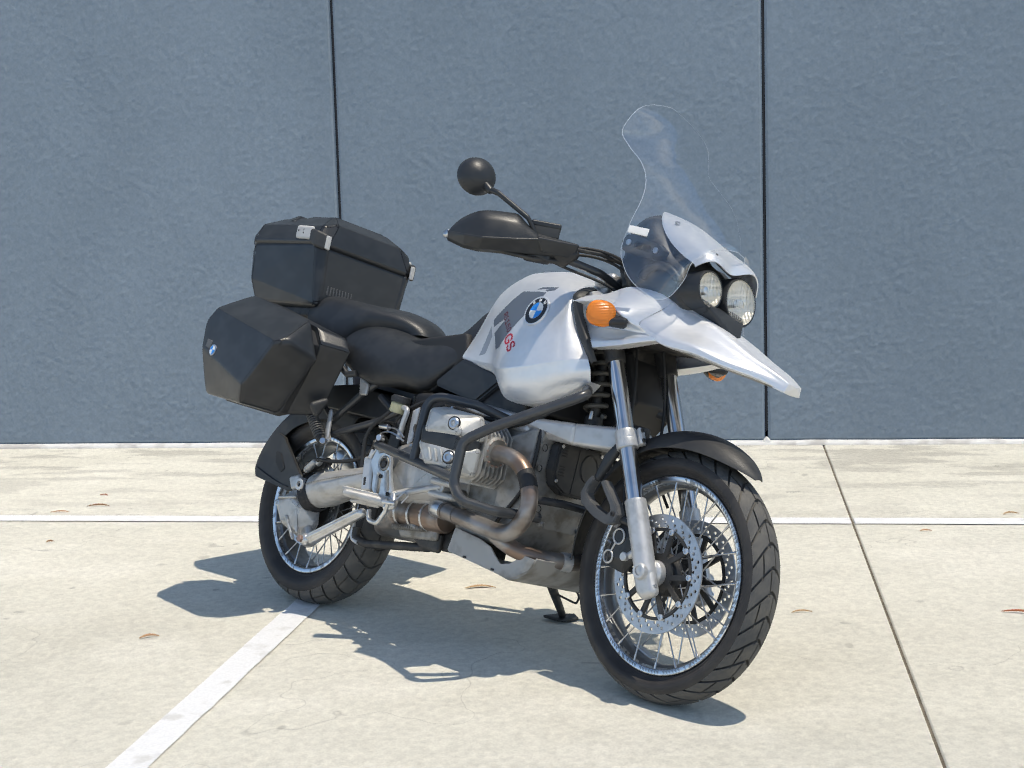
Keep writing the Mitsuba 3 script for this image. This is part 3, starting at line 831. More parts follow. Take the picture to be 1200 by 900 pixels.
# ---- beak and front side panels
BEAK = [
    [(1.425, 0, 1.018), (1.500, 0, .984), (1.566, 0, .947), (1.640, 0, .902), (1.702, 0, .870), (1.757, 0, .840)],
    [(1.400, -.085, 1.033), (1.483, -.058, .994), (1.570, -.056, .949), (1.645, -.054, .905), (1.702, -.046, .876), (1.752, -.026, .845)],
    [(1.375, -.118, .998), (1.462, -.098, .962), (1.552, -.086, .929), (1.636, -.074, .890), (1.698, -.056, .865), (1.749, -.029, .840)],
    [(1.345, -.155, .955), (1.432, -.152, .913), (1.520, -.143, .899), (1.607, -.113, .871), (1.686, -.070, .853), (1.744, -.034, .832)],
    [(1.347, -.157, .945), (1.434, -.153, .900), (1.522, -.143, .888), (1.608, -.112, .862), (1.686, -.068, .844), (1.746, -.033, .822)],
    [(1.350, -.140, .940), (1.436, -.138, .895), (1.522, -.130, .882), (1.606, -.100, .858), (1.682, -.052, .842), (1.742, -.018, .821)],
]
put(K('beak', 'tip'), hull([(1.7565, 0, .8395), (1.7515, -.026, .8445), (1.7515, .026, .8445), (1.7435, -.034, .8315), (1.7435, .034, .8315), (1.7455, -.033, .8225), (1.7455, .033, .8225), (1.742, 0, .821), (1.72, -.045, .830), (1.72, .045, .830)], .0018), 'silver_paint', BIKE, 40)
bp_ = smooth_u(loft(BEAK, 46, 60, kind='pchip').swapaxes(0, 1), 3.0).swapaxes(0, 1)
bm = shell(bp_, .003)
put(K('beak'), [bm, mirror(bm)], 'silver_paint', BIKE, 50, label='silver pointed beak over the front wheel')
# scoop step on the flank of the beak
E_TOP = [(1.108, -.165, 1.018), (1.150, -.160, 1.024), (1.205, -.148, 1.033), (1.265, -.130, 1.060), (1.345, -.113, 1.050), (1.397, -.090, 1.031)]
E_BUL = [(1.112, -.180, 1.010), (1.165, -.182, 1.012), (1.225, -.176, 1.012), (1.285, -.162, 1.015), (1.340, -.142, 1.005), (1.374, -.121, .997)]
E_MID = [(1.118, -.190, 1.000), (1.180, -.196, 1.000), (1.250, -.198, .993), (1.300, -.190, .968), (1.325, -.172, .955), (1.344, -.157, .954)]
E_REC = [(1.122, -.172, .992), (1.182, -.165, .993), (1.245, -.160, .985), (1.295, -.160, .957), (1.335, -.160, .944), (1.352, -.156, .945)]
E_POC = [(1.150, -.150, .945), (1.190, -.142, .945), (1.250, -.140, .940), (1.310, -.145, .932), (1.365, -.150, .928), (1.400, -.150, .925)]
E_LOW = [(1.185, -.172, .893), (1.220, -.172, .894), (1.278, -.170, .900), (1.340, -.164, .910), (1.395, -.156, .917), (1.432, -.150, .915)]
E_BOT = [(1.195, -.172, .876), (1.232, -.172, .880), (1.290, -.169, .888), (1.350, -.162, .899), (1.402, -.153, .908), (1.438, -.148, .908)]
E_UND = [(1.20, -.12, .882), (1.24, -.12, .885), (1.295, -.12, .892), (1.355, -.12, .902), (1.405, -.12, .910), (1.44, -.12, .910)]
up = grid_mesh(smooth_u(loft([E_TOP, E_BUL, E_MID, E_REC], 40, 44, kind='pchip').swapaxes(0, 1), 2.5)); lo = grid_mesh(smooth_u(loft([E_REC, E_POC, E_LOW, E_BOT, E_UND], 50, 44, kind='pchip').swapaxes(0, 1), 2.5))
for k in (0, 1):
    put(K('front_side_panel'), [mirror(cat([up, lo])) if k else cat([up, lo])], 'silver_paint', BIKE, 50, label=None if k else 'silver side panel with recess for the indicator')
inner = hull([(x_, y_, z_) for y_ in (-.105, .105) for x_, z_ in ((1.16, .93), (1.34, .925), (1.42, .94), (1.38, .99), (1.20, 1.01))], .006)
put(K('beak', 'inner_frame'), inner, 'dark_metal', BIKE, 35)
under = [(1.45, -.125, .900), (1.60, -.09, .862), (1.69, -.04, .842)]
put(K('beak', 'under_rib'), both(tube(spline(under, 12), .006, 8)), 'engine_alloy', BIKE, 40)

# black trim strip between tank and side panel
ST = [[(1.085, -.105, 1.058), (1.098, -.160, 1.030), (1.108, -.178, 1.010), (1.128, -.180, .965), (1.150, -.178, .920), (1.185, -.172, .870), (1.208, -.160, .835)],
      [(1.100, -.105, 1.058), (1.116, -.166, 1.032), (1.124, -.188, 1.010), (1.140, -.186, .965), (1.166, -.182, .920), (1.198, -.178, .875), (1.214, -.164, .840)],
      [(1.120, -.105, 1.050), (1.136, -.158, 1.028), (1.140, -.176, 1.006), (1.155, -.174, .962), (1.180, -.170, .918), (1.206, -.168, .874), (1.218, -.156, .842)]]
st_ = shell(loft(ST, 16, 40, kind='pchip'), .003)
for k in (0, 1):
    put(K('trim_strip'), [mirror(st_) if k else st_], 'textured_plastic', BIKE, 50)

# indicators
for s_ in (-1, 1):
    c = V(1.262, s_ * .222, .960) if s_ < 0 else V(1.300, .250, .922)
    d = unit(V(.72, s_ * .60, -.10)) if s_ < 0 else unit(V(.97, .12, -.22)); F = frame_of(d, V(0, 0, 1))
    a = np.linspace(0, 2 * np.pi, 40, endpoint=False)
    lens = []
    for h, k_ in ((0, 1.0), (.006, 1.0), (.012, .93), (.0165, .78), (.019, .5), (.020, 0.02)):
        rx, ry = .0345 * k_, .039 * k_
        lens.append(c + F[:, 2] * h + np.outer(np.sign(np.cos(a)) * np.abs(np.cos(a)) ** .8 * rx, F[:, 0]) + np.outer(np.sign(np.sin(a)) * np.abs(np.sin(a)) ** .8 * ry, F[:, 1]))
    key = put(K('front_indicator'), [grid_mesh(np.array(lens), close_v=True)], 'amber', BIKE, 50, label='amber right front indicator' if s_ < 0 else 'amber left front indicator')
    sub = key.split('__')[-1]
    body = []
    for h, k_ in ((0.001, 1.03), (-.012, 1.0), (-.030, .80), (-.045, .55), (-.060, .35)):
        rx, ry = .0345 * k_, .039 * k_
        body.append(c + F[:, 2] * h + V(.0, -s_ * .25 * -h * -1, 0) * 0 + np.outer(np.cos(a) * rx, F[:, 0]) + np.outer(np.sin(a) * ry, F[:, 1]))
    put(K(sub, 'housing'), [grid_mesh(np.array(body), close_v=True), hull([c - d * .012 + V(.02, -s_ * .005, -.02), c + V(.055, -s_ * .035, -.012), c + V(.03, -s_ * .06, -.015), c - d * .04], .011)], 'black_plastic', BIKE, 45)

# ---- headlight housing
def ring(x, cz, hw, hh, n=40, p_=2.6, tilt_=0.0):
    a = np.linspace(0, 2 * np.pi, n, endpoint=False)
    c, s = np.cos(a), np.sin(a)
    y = hw * np.sign(c) * np.abs(c) ** (2 / p_); z = hh * np.sign(s) * np.abs(s) ** (2 / p_)
    return np.stack([x + tilt_ * z, y, cz + z], 1)


hs = [ring(1.175, 1.175, .060, .075, p_=2.2), ring(1.195, 1.165, .105, .115, p_=2.2), ring(1.245, 1.150, .124, .140, p_=2.3, tilt_=-.05), ring(1.32, 1.118, .124, .125, p_=2.2, tilt_=-.10), ring(1.375, 1.092, .122, .092, p_=2.2, tilt_=-.16),
      ring(1.410, 1.075, .120, .085, p_=2.3, tilt_=-.18), ring(1.422, 1.072, .115, .080, p_=2.3, tilt_=-.19), ring(1.428, 1.070, .106, .072, p_=2.3, tilt_=-.20), ring(1.430, 1.07, .04, .03, tilt_=-.2), ring(1.430, 1.07, .001, .001)]
hm = grid_mesh(loft(hs, 56, 60, close_v=True, kind='pchip'), close_v=True)
put(K('headlight_housing'), [hm, soft(hull([(1.44, y_, 1.00) for y_ in (-.05, .05)] + [(1.538, y_, .958) for y_ in (-.012, .012)] + [(1.492, y_, 1.02) for y_ in (-.07, .07)] + [(1.43, y_, 1.05) for y_ in (-.09, .09)] + [(1.51, y_, .99) for y_ in (-.035, .035)], .008), .01, 6)], 'black_plastic', BIKE, 55, label='black headlight housing')
for nm, cy_, cz_, cx_, r_ in (('headlight', -.066, 1.070, 1.480, .0455), ('headlight', .050, 1.066, 1.494, .0600)):
    d = unit(V(1, -.02, .10)); c = V(cx_, cy_, cz_)
    key = put(K('headlight'), [lathe([(r_ * 1.0, .004), (r_ * .96, -.004), (r_ * .80, -.022), (r_ * .5, -.036), (r_ * .2, -.042), (0.011, -.043)], c, d, 44)], 'headlamp_bowl', BIKE, 50,
              label='small round high-beam headlight' if r_ < .05 else 'large round low-beam headlight')
    sub = key.split('__')[-1]
    put(K(sub, 'bezel'), [lathe([(r_ + .0005, -.065), (r_ + .007, -.065), (r_ + .0065, .000), (r_ + .0045, .004), (r_ + .0005, .003)], c, d, 44)], 'black_plastic', BIKE, 40)
    put(K(sub, 'lens'), [lathe([(r_ * .995, .003), (r_ * .93, .0072), (r_ * .75, .0115), (r_ * .45, .0148), (0.0, .0165)], c, d, 44)], 'lamp_glass', BIKE, 60)
    put(K(sub, 'bulb_cap'), [lathe([(.012, -.045), (.012, -.018), (.0095, -.012), (0, -.011)], c, d, 24)] + ([] if r_ < .05 else [rbox(c + d * -.012 + V(0, .012, .002), (.008, .028, .020), .003)]), 'brushed_steel', BIKE, 40)
    put(K(sub, 'flutes'), [tube(np.array([c + d * .0035 + V(0, 0, 0) + frame_of(d, V(0, 0, 1))[:, 1] * w + frame_of(d, V(0, 0, 1))[:, 0] * q * math.sqrt(max(r_ ** 2 - w * w, 0)) * .97 for q in (-1, 1)]), .0005, 5) for w in np.linspace(-r_ * .85, r_ * .85, 13 if r_ > .05 else 3)], 'lamp_flute', BIKE, 40, kind='stuff')

# screen mount on the housing's right flank, and its twin
mp = [(1.215, 1.182), (1.232, 1.200), (1.262, 1.196), (1.345, 1.172), (1.368, 1.155), (1.362, 1.140), (1.335, 1.132), (1.250, 1.146), (1.222, 1.156)]
for s_ in (-1, 1):
    g_ = side_plate(mp, -.150, -.118, .005, holes=[sg.LineString([(1.275, 1.168), (1.315, 1.158)]).buffer(.009)], bevel=.003)
    key = put(K('screen_mount'), [g_ if s_ < 0 else mirror(g_)], 'textured_plastic', BIKE, 35)
    for x_, z_ in ((1.244, 1.176), (1.345, 1.152)):
        put(K(key.split('__')[-1], 'screw'), [bolt((x_, s_ * .150, z_), (0, s_, 0), .0085, .004)], 'brushed_steel', BIKE, 35)
    # air scoop bulge behind the small lamp
put(K('headlight_housing', 'duct'), both(tube(spline([(1.29, -.122, 1.085), (1.33, -.130, 1.115), (1.38, -.128, 1.11), (1.42, -.120, 1.075)], 18), .012, 12)), 'black_plastic', BIKE, 50)

# silver visor over the lamps
VIS = [
    [(1.262, -.060, 1.268), (1.240, -.032, 1.297), (1.228, 0, 1.305), (1.240, .032, 1.297), (1.262, .060, 1.268)],
    [(1.300, -.084, 1.230), (1.283, -.048, 1.272), (1.276, 0, 1.290), (1.283, .048, 1.272), (1.300, .084, 1.230)],
    [(1.352, -.101, 1.186), (1.350, -.060, 1.238), (1.352, 0, 1.258), (1.350, .060, 1.238), (1.352, .101, 1.186)],
    [(1.415, -.108, 1.145), (1.430, -.066, 1.196), (1.432, 0, 1.208), (1.430, .066, 1.198), (1.420, .112, 1.142)],
    [(1.442, -.108, 1.131), (1.475, -.064, 1.170), (1.476, 0, 1.172), (1.480, .064, 1.175), (1.462, .118, 1.124)],
    [(1.452, -.108, 1.120), (1.494, -.060, 1.140), (1.492, 0, 1.128), (1.503, .062, 1.148), (1.490, .121, 1.098)],
]
put(K('visor'), [shell(loft(VIS, 50, 50), .0035)], 'silver_paint', BIKE, 60, label='silver visor panel above the headlights')
for y_, x_, z_ in ((-.058, 1.318, 1.262), (.056, 1.318, 1.262)):
    put(K('visor', 'screw'), [bolt((x_ + .002, y_, z_ - .006), (.45, .35 * np.sign(y_), .82), .0075, .003)], 'brushed_steel', BIKE, 35)
put(K('visor', 'screw'), [bolt((1.478, -.062, 1.165), (.75, -.2, .6), .004, .0025)], 'dark_metal', BIKE, 35)

# ---- tall clear windscreen
SE = [(1.168, -.030, 1.609), (1.178, -.110, 1.583), (1.185, -.163, 1.546), (1.178, -.192, 1.487), (1.230, -.205, 1.426), (1.279, -.202, 1.382), (1.311, -.205, 1.332), (1.325, -.222, 1.268), (1.321, -.245, 1.190), (1.314, -.250, 1.131), (1.336, -.245, 1.075), (1.373, -.230, 1.034), (1.412, -.198, 1.010)]
SC = [(1.172, 1.612), (1.195, 1.592), (1.230, 1.556), (1.268, 1.500), (1.312, 1.442), (1.345, 1.400), (1.380, 1.352), (1.415, 1.304), (1.446, 1.266), (1.464, 1.242), (1.476, 1.225), (1.485, 1.212), (1.492, 1.202)]
ss = np.linspace(-1, 1, 21)
G_ = []
for (ex, ey, ez), (cx_, cz_) in zip(SE, SC):
    G_.append([(cx_ - (cx_ - ex) * abs(q) ** 2.0, -ey * q, cz_ + (ez - cz_) * abs(q) ** 2.2) for q in ss])
half = [(1.0, (1.416, -.194, 1.009)), (.88, (1.433, -.162, 1.022)), (.74, (1.450, -.138, 1.072)), (.58, (1.448, -.120, 1.130)), (.38, (1.470, -.072, 1.176)), (.2, (1.490, -.036, 1.186)), (0, (1.496, 0, 1.190))]
hq = np.array([h[0] for h in half])[::-1]; hp = np.array([h[1] for h in half])[::-1]
G_.append([tuple(np.array([np.interp(abs(q), hq, hp[:, 0]), np.interp(abs(q), hq, hp[:, 1]) * (-1 if q > 0 else 1), np.interp(abs(q), hq, hp[:, 2])])) for q in ss])
wp = loft(G_, 70, 70, kind='pchip')
put(K('windscreen'), grid_mesh(wp), 'clear_screen', BIKE, True, label='tall clear touring windscreen')
rim_ = np.vstack([wp[:, 0], wp[-1, 1:], wp[::-1, -1][1:], wp[0, ::-1][1:-1]])
put(K('windscreen', 'edge'), [tube(rim_, .0007, 6, caps=False)], 'screen_edge', BIKE, 50)
put(K('windscreen', 'clip'), [hull([(1.324, -.243, 1.192), (1.323, -.246, 1.176), (1.362, -.212, 1.190), (1.361, -.215, 1.173)], .0022)], 'white_tab', BIKE, 40)

# ---- handlebar, hand guards, mirrors
inv_s = np.linalg.inv(STEER)


def bars(side):
    """Right-hand controls were measured straight in the motorcycle frame; both sides turn with the fork."""
    def fr(m):
        m = m if isinstance(m, trimesh.Trimesh) else cat(m)
        m = m.copy(); m.apply_transform(inv_s)
        return mirror(m) if side > 0 else m
    TOP = [(.860, -.452, 1.126), (.884, -.438, 1.163), (.938, -.418, 1.189), (.972, -.386, 1.196), (1.002, -.354, 1.199), (1.034, -.334, 1.174), (1.066, -.316, 1.146)]
    MID = [(.868, -.462, 1.122), (.912, -.456, 1.140), (.966, -.438, 1.156), (1.004, -.408, 1.162), (1.034, -.376, 1.164), (1.056, -.346, 1.152), (1.074, -.320, 1.140)]
    CRE = [(.866, -.462, 1.117), (.930, -.458, 1.108), (.982, -.438, 1.105), (1.016, -.406, 1.110), (1.046, -.376, 1.118), (1.062, -.348, 1.126), (1.078, -.320, 1.133)]
    BAK = [(x_ - .035, y_ + .030, z_ - .006) for x_, y_, z_ in TOP]
    scoop = shell(loft([BAK, TOP, MID, CRE], 40, 50, kind='pchip'), .003)
    lip = []
    ST_ = [((.862, -.461, 1.118), (.868, -.456, 1.104)), ((.932, -.458, 1.108), (.926, -.448, 1.086)), ((.984, -.438, 1.106), (.956, -.421, 1.084)), ((1.048, -.377, 1.119), (1.010, -.355, 1.095)), ((1.080, -.320, 1.135), (1.066, -.292, 1.104)), ((1.128, -.226, 1.142), (1.108, -.226, 1.118))]
    for (c0, b0), (c1, b1) in zip(ST_[:-1], ST_[1:]):
        q = []
        for c_, b_ in ((c0, b0), (c1, b1)):
            c_, b_ = V(*c_), V(*b_); k_ = V(-.030, .026, -.002)
            q += [c_, b_, c_ + k_, b_ + k_ * .8]
        lip.append(hull(q, .004))
    arm_ = hull([(1.078, -.322, 1.136), (1.078, -.300, 1.112), (1.128, -.226, 1.143), (1.112, -.222, 1.116), (1.05, -.31, 1.15)], .006)
    key = put(K('hand_guard'), fr([scoop] + lip + [arm_]), 'black_plastic', FRONT, 35, label='black hand guard on the right grip' if side < 0 else 'black hand guard on the left grip')
    sub = key.split('__')[-1]
    put(K(sub, 'end_weight'), fr(hull([(.862, -.456, 1.118), (.858, -.460, 1.110)], .009, 2)), 'brushed_steel', FRONT, 45)
    put(K('handlebar'), fr([tube(fillet([(.885, -.425, 1.108), (1.075, -.245, 1.112), (1.135, -.125, 1.096), (1.155, 0, 1.062)], .06, 10), .0111, 16)]), 'frame_paint', FRONT, 45)
    put(K('grip'), fr([tube([(.895, -.418, 1.108), (1.01, -.307, 1.111)], .0165, 18)]), 'rubber', FRONT, 45)
    put(K('switch_block'), fr([hull([(1.02, -.298, 1.125), (1.06, -.262, 1.125), (1.02, -.298, 1.095), (1.06, -.262, 1.095), (1.05, -.28, 1.10)], .014)]), 'black_plastic', FRONT, 45)
    put(K('lever'), fr([tube(fillet([(1.095, -.215, 1.100), (1.045, -.295, 1.088), (.955, -.400, 1.090)], .03, 6), [.008] * 6 + [.006] * 2, 10)]), 'dark_metal', FRONT, 45)
    put(K('master_cylinder'), fr([hull([(1.075, -.250, 1.120), (1.112, -.215, 1.122), (1.085, -.225, 1.10)], .016)]), 'dark_metal', FRONT, 45)
    put(K('fluid_reservoir'), fr([hull([(x_, y_, z_) for (x_, y_) in ((1.006, -.284), (1.056, -.238), (1.034, -.312), (1.086, -.266)) for z_ in (1.156, 1.178)], .006, 2)]), 'textured_plastic', FRONT, 45)
    put(K('fluid_reservoir', 'lid'), fr([hull([(x_, y_, z_) for (x_, y_) in ((1.005, -.284), (1.056, -.237), (1.034, -.313), (1.087, -.266)) for z_ in (1.183, 1.187)], .007, 2)]), 'black_plastic', FRONT, 45)
    put(K('guard_stay'), fr([tube(fillet([(1.112, -.222, 1.136), (1.150, -.150, 1.142), (1.180, -.060, 1.132)], .05, 6), .006, 10)]), 'dark_metal', FRONT, 45)
    # mirror
    mc, md = V(.868, -.402, 1.298), unit(V(.80, -.42, .18))
    F = frame_of(md, V(0, 0, 1)); prof = [(.0, .028), (.019, .0265), (.036, .019), (.0495, .006), (.0555, -.008), (.056, -.013), (.054, -.0165)]
    m = lathe(prof, mc, md, 44)
    key = put(K('mirror'), fr(m), 'black_plastic', FRONT, 60, label='round black mirror on the right bar' if side < 0 else 'round black mirror on the left bar')
    sub = key.split('__')[-1]
    put(K(sub, 'glass'), fr(lathe([(.0540, -.0165), (.0535, -.0150), (0, -.0150)], mc, md, 40)), 'chrome', FRONT, False)
    put(K(sub, 'stem'), fr([tube(fillet([(.905, -.383, 1.262), (.945, -.382, 1.250), (1.045, -.345, 1.188), (1.060, -.300, 1.130)], .03, 8), np.r_[np.linspace(.0085, .0062, 17), .007], 12), hull([(.895, -.388, 1.272), (.912, -.384, 1.258)], .011)]), 'black_plastic', FRONT, 45)


for s_ in (-1, 1):
    bars(s_)
for s_ in (-1, 1):
    put(K('bar_riser'), [cyl((1.080, s_ * .048, 1.028), (1.102, s_ * .048, 1.078), .0165, 28, .003), hull([(1.090, s_ * .066, 1.085), (1.118, s_ * .052, 1.098), (1.128, s_ * .03, 1.090)], .018, 2)], 'fork_alloy', BIKE, 45)
    put(K('bar_clamp'), [hull([(1.118, s_ * .06, 1.092), (1.140, s_ * .035, 1.096), (1.14, s_ * .06, 1.075)], .014)], 'dark_metal', BIKE, 45)
CAB = [[(1.10, -.215, 1.142), (1.165, -.13, 1.148), (1.205, -.07, 1.118), (1.215, -.06, 1.06)], [(1.09, -.22, 1.12), (1.160, -.11, 1.128), (1.205, -.08, 1.09), (1.20, -.09, 1.03)],
       [(1.06, -.255, 1.098), (1.13, -.17, 1.075), (1.19, -.10, 1.05), (1.21, -.05, 1.0)], [(1.22, -.035, 1.0), (1.245, -.03, .88), (1.285, -.055, .76), (1.30, -.065, .66), (1.345, -.09, .52), (1.37, -.095, .45)],
       [(1.24, .05, 1.0), (1.27, .06, .88), (1.29, .075, .74), (1.30, .07, .64), (1.36, .08, .5)]]
for c in CAB:
    put(K('cable'), tube(spline(c, 26), .0042, 8), 'rubber', BIKE, 45)
put(K('cable_tie'), [cyl((1.188, -.085, 1.128), (1.196, -.075, 1.128), .009, 14)], 'brushed_steel', BIKE, 45)
put(K('instrument_panel'), [hull([(1.20, y_, z_) for y_ in (-.07, .07) for z_ in (1.08, 1.19)] + [(1.17, y_, 1.13) for y_ in (-.06, .06)], .02)], 'black_plastic', BIKE, 45)

# ---- engine and gearbox
put(K('crankcase'), [hull([(x_, y_, z_) for y_ in (-.115, .115) for x_, z_ in ((.74, .60), (.74, .40), (.80, .335), (1.00, .330), (1.035, .40), (1.035, .60), (.98, .64), (.80, .64))], .022, 2)], 'engine_alloy', BIKE, 40, label='weathered alloy crankcase')
# sump ribs
for k, x_ in enumerate((.99, 1.012, 1.030)):
    put(K('crankcase', 'rib'), [hull([(x_, y_, .33 + .02 * k) for y_ in (-.10, .10)] + [(x_ + .012, y_, .56) for y_ in (-.12, .12)], .0035)], 'engine_alloy', BIKE, 40)
fc = [(-.135, .66), (.12, .66), (.135, .58), (.128, .46), (.08, .38), (-.09, .38), (-.142, .46)]


def front_plate(pts, x0, x1, r, holes=(), bevel=.003):
    g_ = poly(pts, r)
    for h in holes: g_ = g_.difference(h)
    return prism(g_, x0, x1, u=(0, 1, 0), v=(0, 0, 1), bevel=bevel)       # u x v = +x


put(K('engine_front_flange'), [front_plate(fc, 1.035, 1.058, .02)], 'engine_alloy', BIKE, 40)
for y_, z_ in ((-.122, .598), (-.128, .540), (-.10, .43), (.11, .45)):
    put(K('engine_front_flange', 'bolt_well'), [lathe([(.0105, .001), (.0095, .0012), (.0085, -.002), (0, -.002)], (1.0588, y_, z_), (1, 0, 0), 20)], 'rubber', BIKE, 40)
ac_ = [(-.100, .622), (.082, .622), (.094, .54), (.078, .500), (.03, .480), (-.05, .480), (-.092, .500), (-.106, .54)]
put(K('alternator_cover'), [front_plate(ac_, 1.056, 1.096, .018, bevel=.008)], 'textured_plastic', BIKE, 40, label='black ribbed engine front cover')
a = np.linspace(0, 2 * np.pi, 40)
put(K('alternator_cover', 'ring'), [tube(np.stack([0 * a + 1.0962, .030 + .034 * np.cos(a), .568 + .038 * np.sin(a)], 1), .003, 8, caps=False)], 'textured_plastic', BIKE, 40)
for zc in (.545, .598):
    for k in range(4):
        put(K('alternator_cover', 'slot'), [rbox((1.0965, -.078, zc - .012 + k * .008), (.003, .022, .0028), .001)], 'rubber', BIKE, 40)
put(K('alternator_cover', 'seam'), [tube([(1.0965, -.028, .488), (1.0965, -.020, .616)], .0014, 6)], 'rubber', BIKE, 40)
for k in range(7):                                           # oil cooler hose bellows seen beside the cover
    put(K('bellows'), [lathe([(.030, -.004), (.034, 0), (.030, .004)], (1.045, .125 + .010 * k, .585), (0, 1, 0), 28)], 'rubber', BIKE, 40)
put(K('engine_web'), [hull([(.94, -.15, .60), (1.03, -.135, .64), (1.03, -.135, .42), (.95, -.15, .40)], .010), ], 'engine_alloy', BIKE, 40)


def sfh(pts, r=.01, n=2):
    return soft(hull(pts, r, n), .012, 4)


def cylinder_side(s_):
    f_ = (lambda m: m) if s_ < 0 else mirror
    def P_(m):
        m = m.copy() if isinstance(m, trimesh.Trimesh) else cat(m)
        m.apply_translation((-.054, .046, .005))
        return f_(m)
    lab = 'right' if s_ < 0 else 'left'
    dx = 0.0 if s_ < 0 else .03
    key = put(K('cylinder_head'), P_([hull([(x_ - dx, y_, z_) for y_ in (-.20, -.315) for x_, z_ in ((.845, .59), (.865, .615), (.955, .605), (.965, .58), (.965, .50), (.95, .480), (.86, .485), (.845, .50))], .008)]), 'dark_metal', BIKE, 40, label=f'finned {lab} cylinder head')
    sub = key.split('__')[-1]
    fin = poly([(.835 - dx, .60), (.86 - dx, .650), (.985 - dx, .632), (1.018 - dx, .60), (1.018 - dx, .485), (.985 - dx, .455), (.86 - dx, .458), (.825 - dx, .49)], .014)
    for k in range(7):
        y_ = -.205 - .0158 * k
        put(K(sub, 'fin'), P_(prism(fin, -y_ - .0026, -y_ + .0026, bevel=.0012)), 'cast_alloy', BIKE, 40)
    barrel = put(K(sub, 'barrel'), P_([cyl((.925 - dx, -.11, .555), (.925 - dx, -.21, .555), .064, 36, .003)] + [lathe([(.064, -.0018), (.078, -.0014), (.078, .0014), (.064, .0018)], (.925 - dx, y_, .552), (0, 1, 0), 40) for y_ in np.linspace(-.135, -.195, 6)]), 'engine_alloy', BIKE, 40)
    # valve cover: two silver lobes and a dark plug cover between them
    put(K(sub, 'valve_cover'), P_([sfh([(.845 - dx, -.318, .640), (.99 - dx, -.318, .625), (1.005 - dx, -.318, .585), (.850 - dx, -.318, .580), (.868 - dx, -.372, .628), (.962 - dx, -.372, .606), (.978 - dx, -.366, .586), (.868 - dx, -.376, .585)], .017, 2)]), 'cover_silver', BIKE, 50, label=f'upper silver valve cover lobe, {lab} side')
    put(K(sub, 'valve_cover'), P_([sfh([(.835 - dx, -.318, .545), (1.000 - dx, -.318, .540), (.998 - dx, -.318, .485), (.870 - dx, -.318, .475), (.850 - dx, -.372, .540), (.978 - dx, -.368, .520), (.968 - dx, -.366, .492), (.880 - dx, -.372, .500)], .016, 2)]), 'cover_silver', BIKE, 50, label=f'lower silver valve cover lobe, {lab} side')
    put(K(sub, 'plug_cover'), P_([sfh([(.830 - dx, -.318, .590), (1.00 - dx, -.318, .580), (1.00 - dx, -.318, .530), (.835 - dx, -.318, .545), (.850 - dx, -.378, .582), (.985 - dx, -.368, .566), (.980 - dx, -.366, .536), (.855 - dx, -.378, .550)], .012, 2)]), 'black_plastic', BIKE, 50)
    for x_, z_ in ((.966, .606), (.972, .512)):
        put(K(sub, 'cover_bolt'), P_([lathe([(.0165, -.012), (.0165, .002), (.0135, .0055), (.0085, .0055), (.0078, .001), (0, .001)], (x_ - dx, -.384, z_), unit(V(.25, -1, 0)), 26)]), 'brushed_steel', BIKE, 40)
        put(K(sub, 'bolt_recess'), P_([lathe([(.0165, .0021), (.0195, .0016), (.0195, -.004)], (x_ - dx, -.384, z_), unit(V(.25, -1, 0)), 26)]), 'dark_metal', BIKE, 40)
    for k in range(3):
        put(K(sub, 'cover_rib'), P_([hull([(.890 - dx + k * .024, -.3895 + .001 * k, .528), (.905 - dx + k * .024, -.3885 + .001 * k, .498)], .0035)]), 'cover_silver', BIKE, 40)
    put(K(sub, 'port_collar'), P_([lathe([(.024, -.014), (.043, -.014), (.044, 0), (.038, .006), (.024, .006)], (1.018 - dx, -.258, .552), unit(V(1, 0, -.12)), 32)]), 'engine_alloy', BIKE, 40)
    for k in range(14):
        b = 2 * np.pi * k / 14
        put(K(sub, 'collar_stud'), P_([hull([(1.020 - dx, -.258 + .0375 * math.cos(b), .552 + .0375 * math.sin(b)), (1.0265 - dx, -.258 + .0375 * math.cos(b), .552 + .0375 * math.sin(b))], .0024)]), 'copper', BIKE, 40)


for s_ in (-1, 1):
    cylinder_side(s_)
# embossed word on the upper cover is worn beyond reading: only a faint raised bar is left
ex = [(1.014, -.258, .552), (1.062, -.256, .549), (1.122, -.252, .527), (1.166, -.250, .470), (1.174, -.250, .405), (1.128, -.250, .347), (1.050, -.250, .344), (.940, -.246, .358), (.845, -.238, .369), (.790, -.225, .374), (.745, -.185, .372), (.700, -.13, .366)]
ep = spline(np.array(ex) + np.clip((np.array(ex)[:, :1] - .70) / .1, 0, 1) * V(-.054, .046, .005), 80)
put(K('exhaust_header'), [tube(ep, .0238, 24)], 'exhaust_steel', BIKE, 50, label='browned right exhaust header looping below the cylinder')
put(K('exhaust_header', 'heat_band'), [tube(ep[16:22], .0246, 24)], 'rubber', BIKE, 50)
put(K('exhaust_header', 'joint_ring'), [tube(ep[62:64], .0262, 24), tube(ep[57:58].repeat(2, 0) + [[0, 0, 0], [-.003, 0, 0]], .0255, 24)], 'exhaust_steel', BIKE, 50)
put(K('exhaust_header', 'tip_elbow'), [tube(ep[63:72], .0249, 24)], 'brushed_steel', BIKE, 50)
e2 = [(.985, -.190, .348), (1.030, -.165, .318), (1.085, -.125, .300), (1.125, -.04, .302), (1.150, .06, .316), (1.150, .16, .36), (1.10, .20, .44), (1.03, .21, .53), (.94, .21, .555)]
put(K('exhaust_header'), [tube(spline(e2, 50), .0230, 22)], 'exhaust_steel', BIKE, 50, label='browned crossover pipe in front of the sump')
put(K('exhaust_header', 'pipe_clip'), [tube(spline([(1.125, -.04, .302), (1.135, -.015, .303)], 2), .0265, 20)], 'fork_alloy', BIKE, 50)
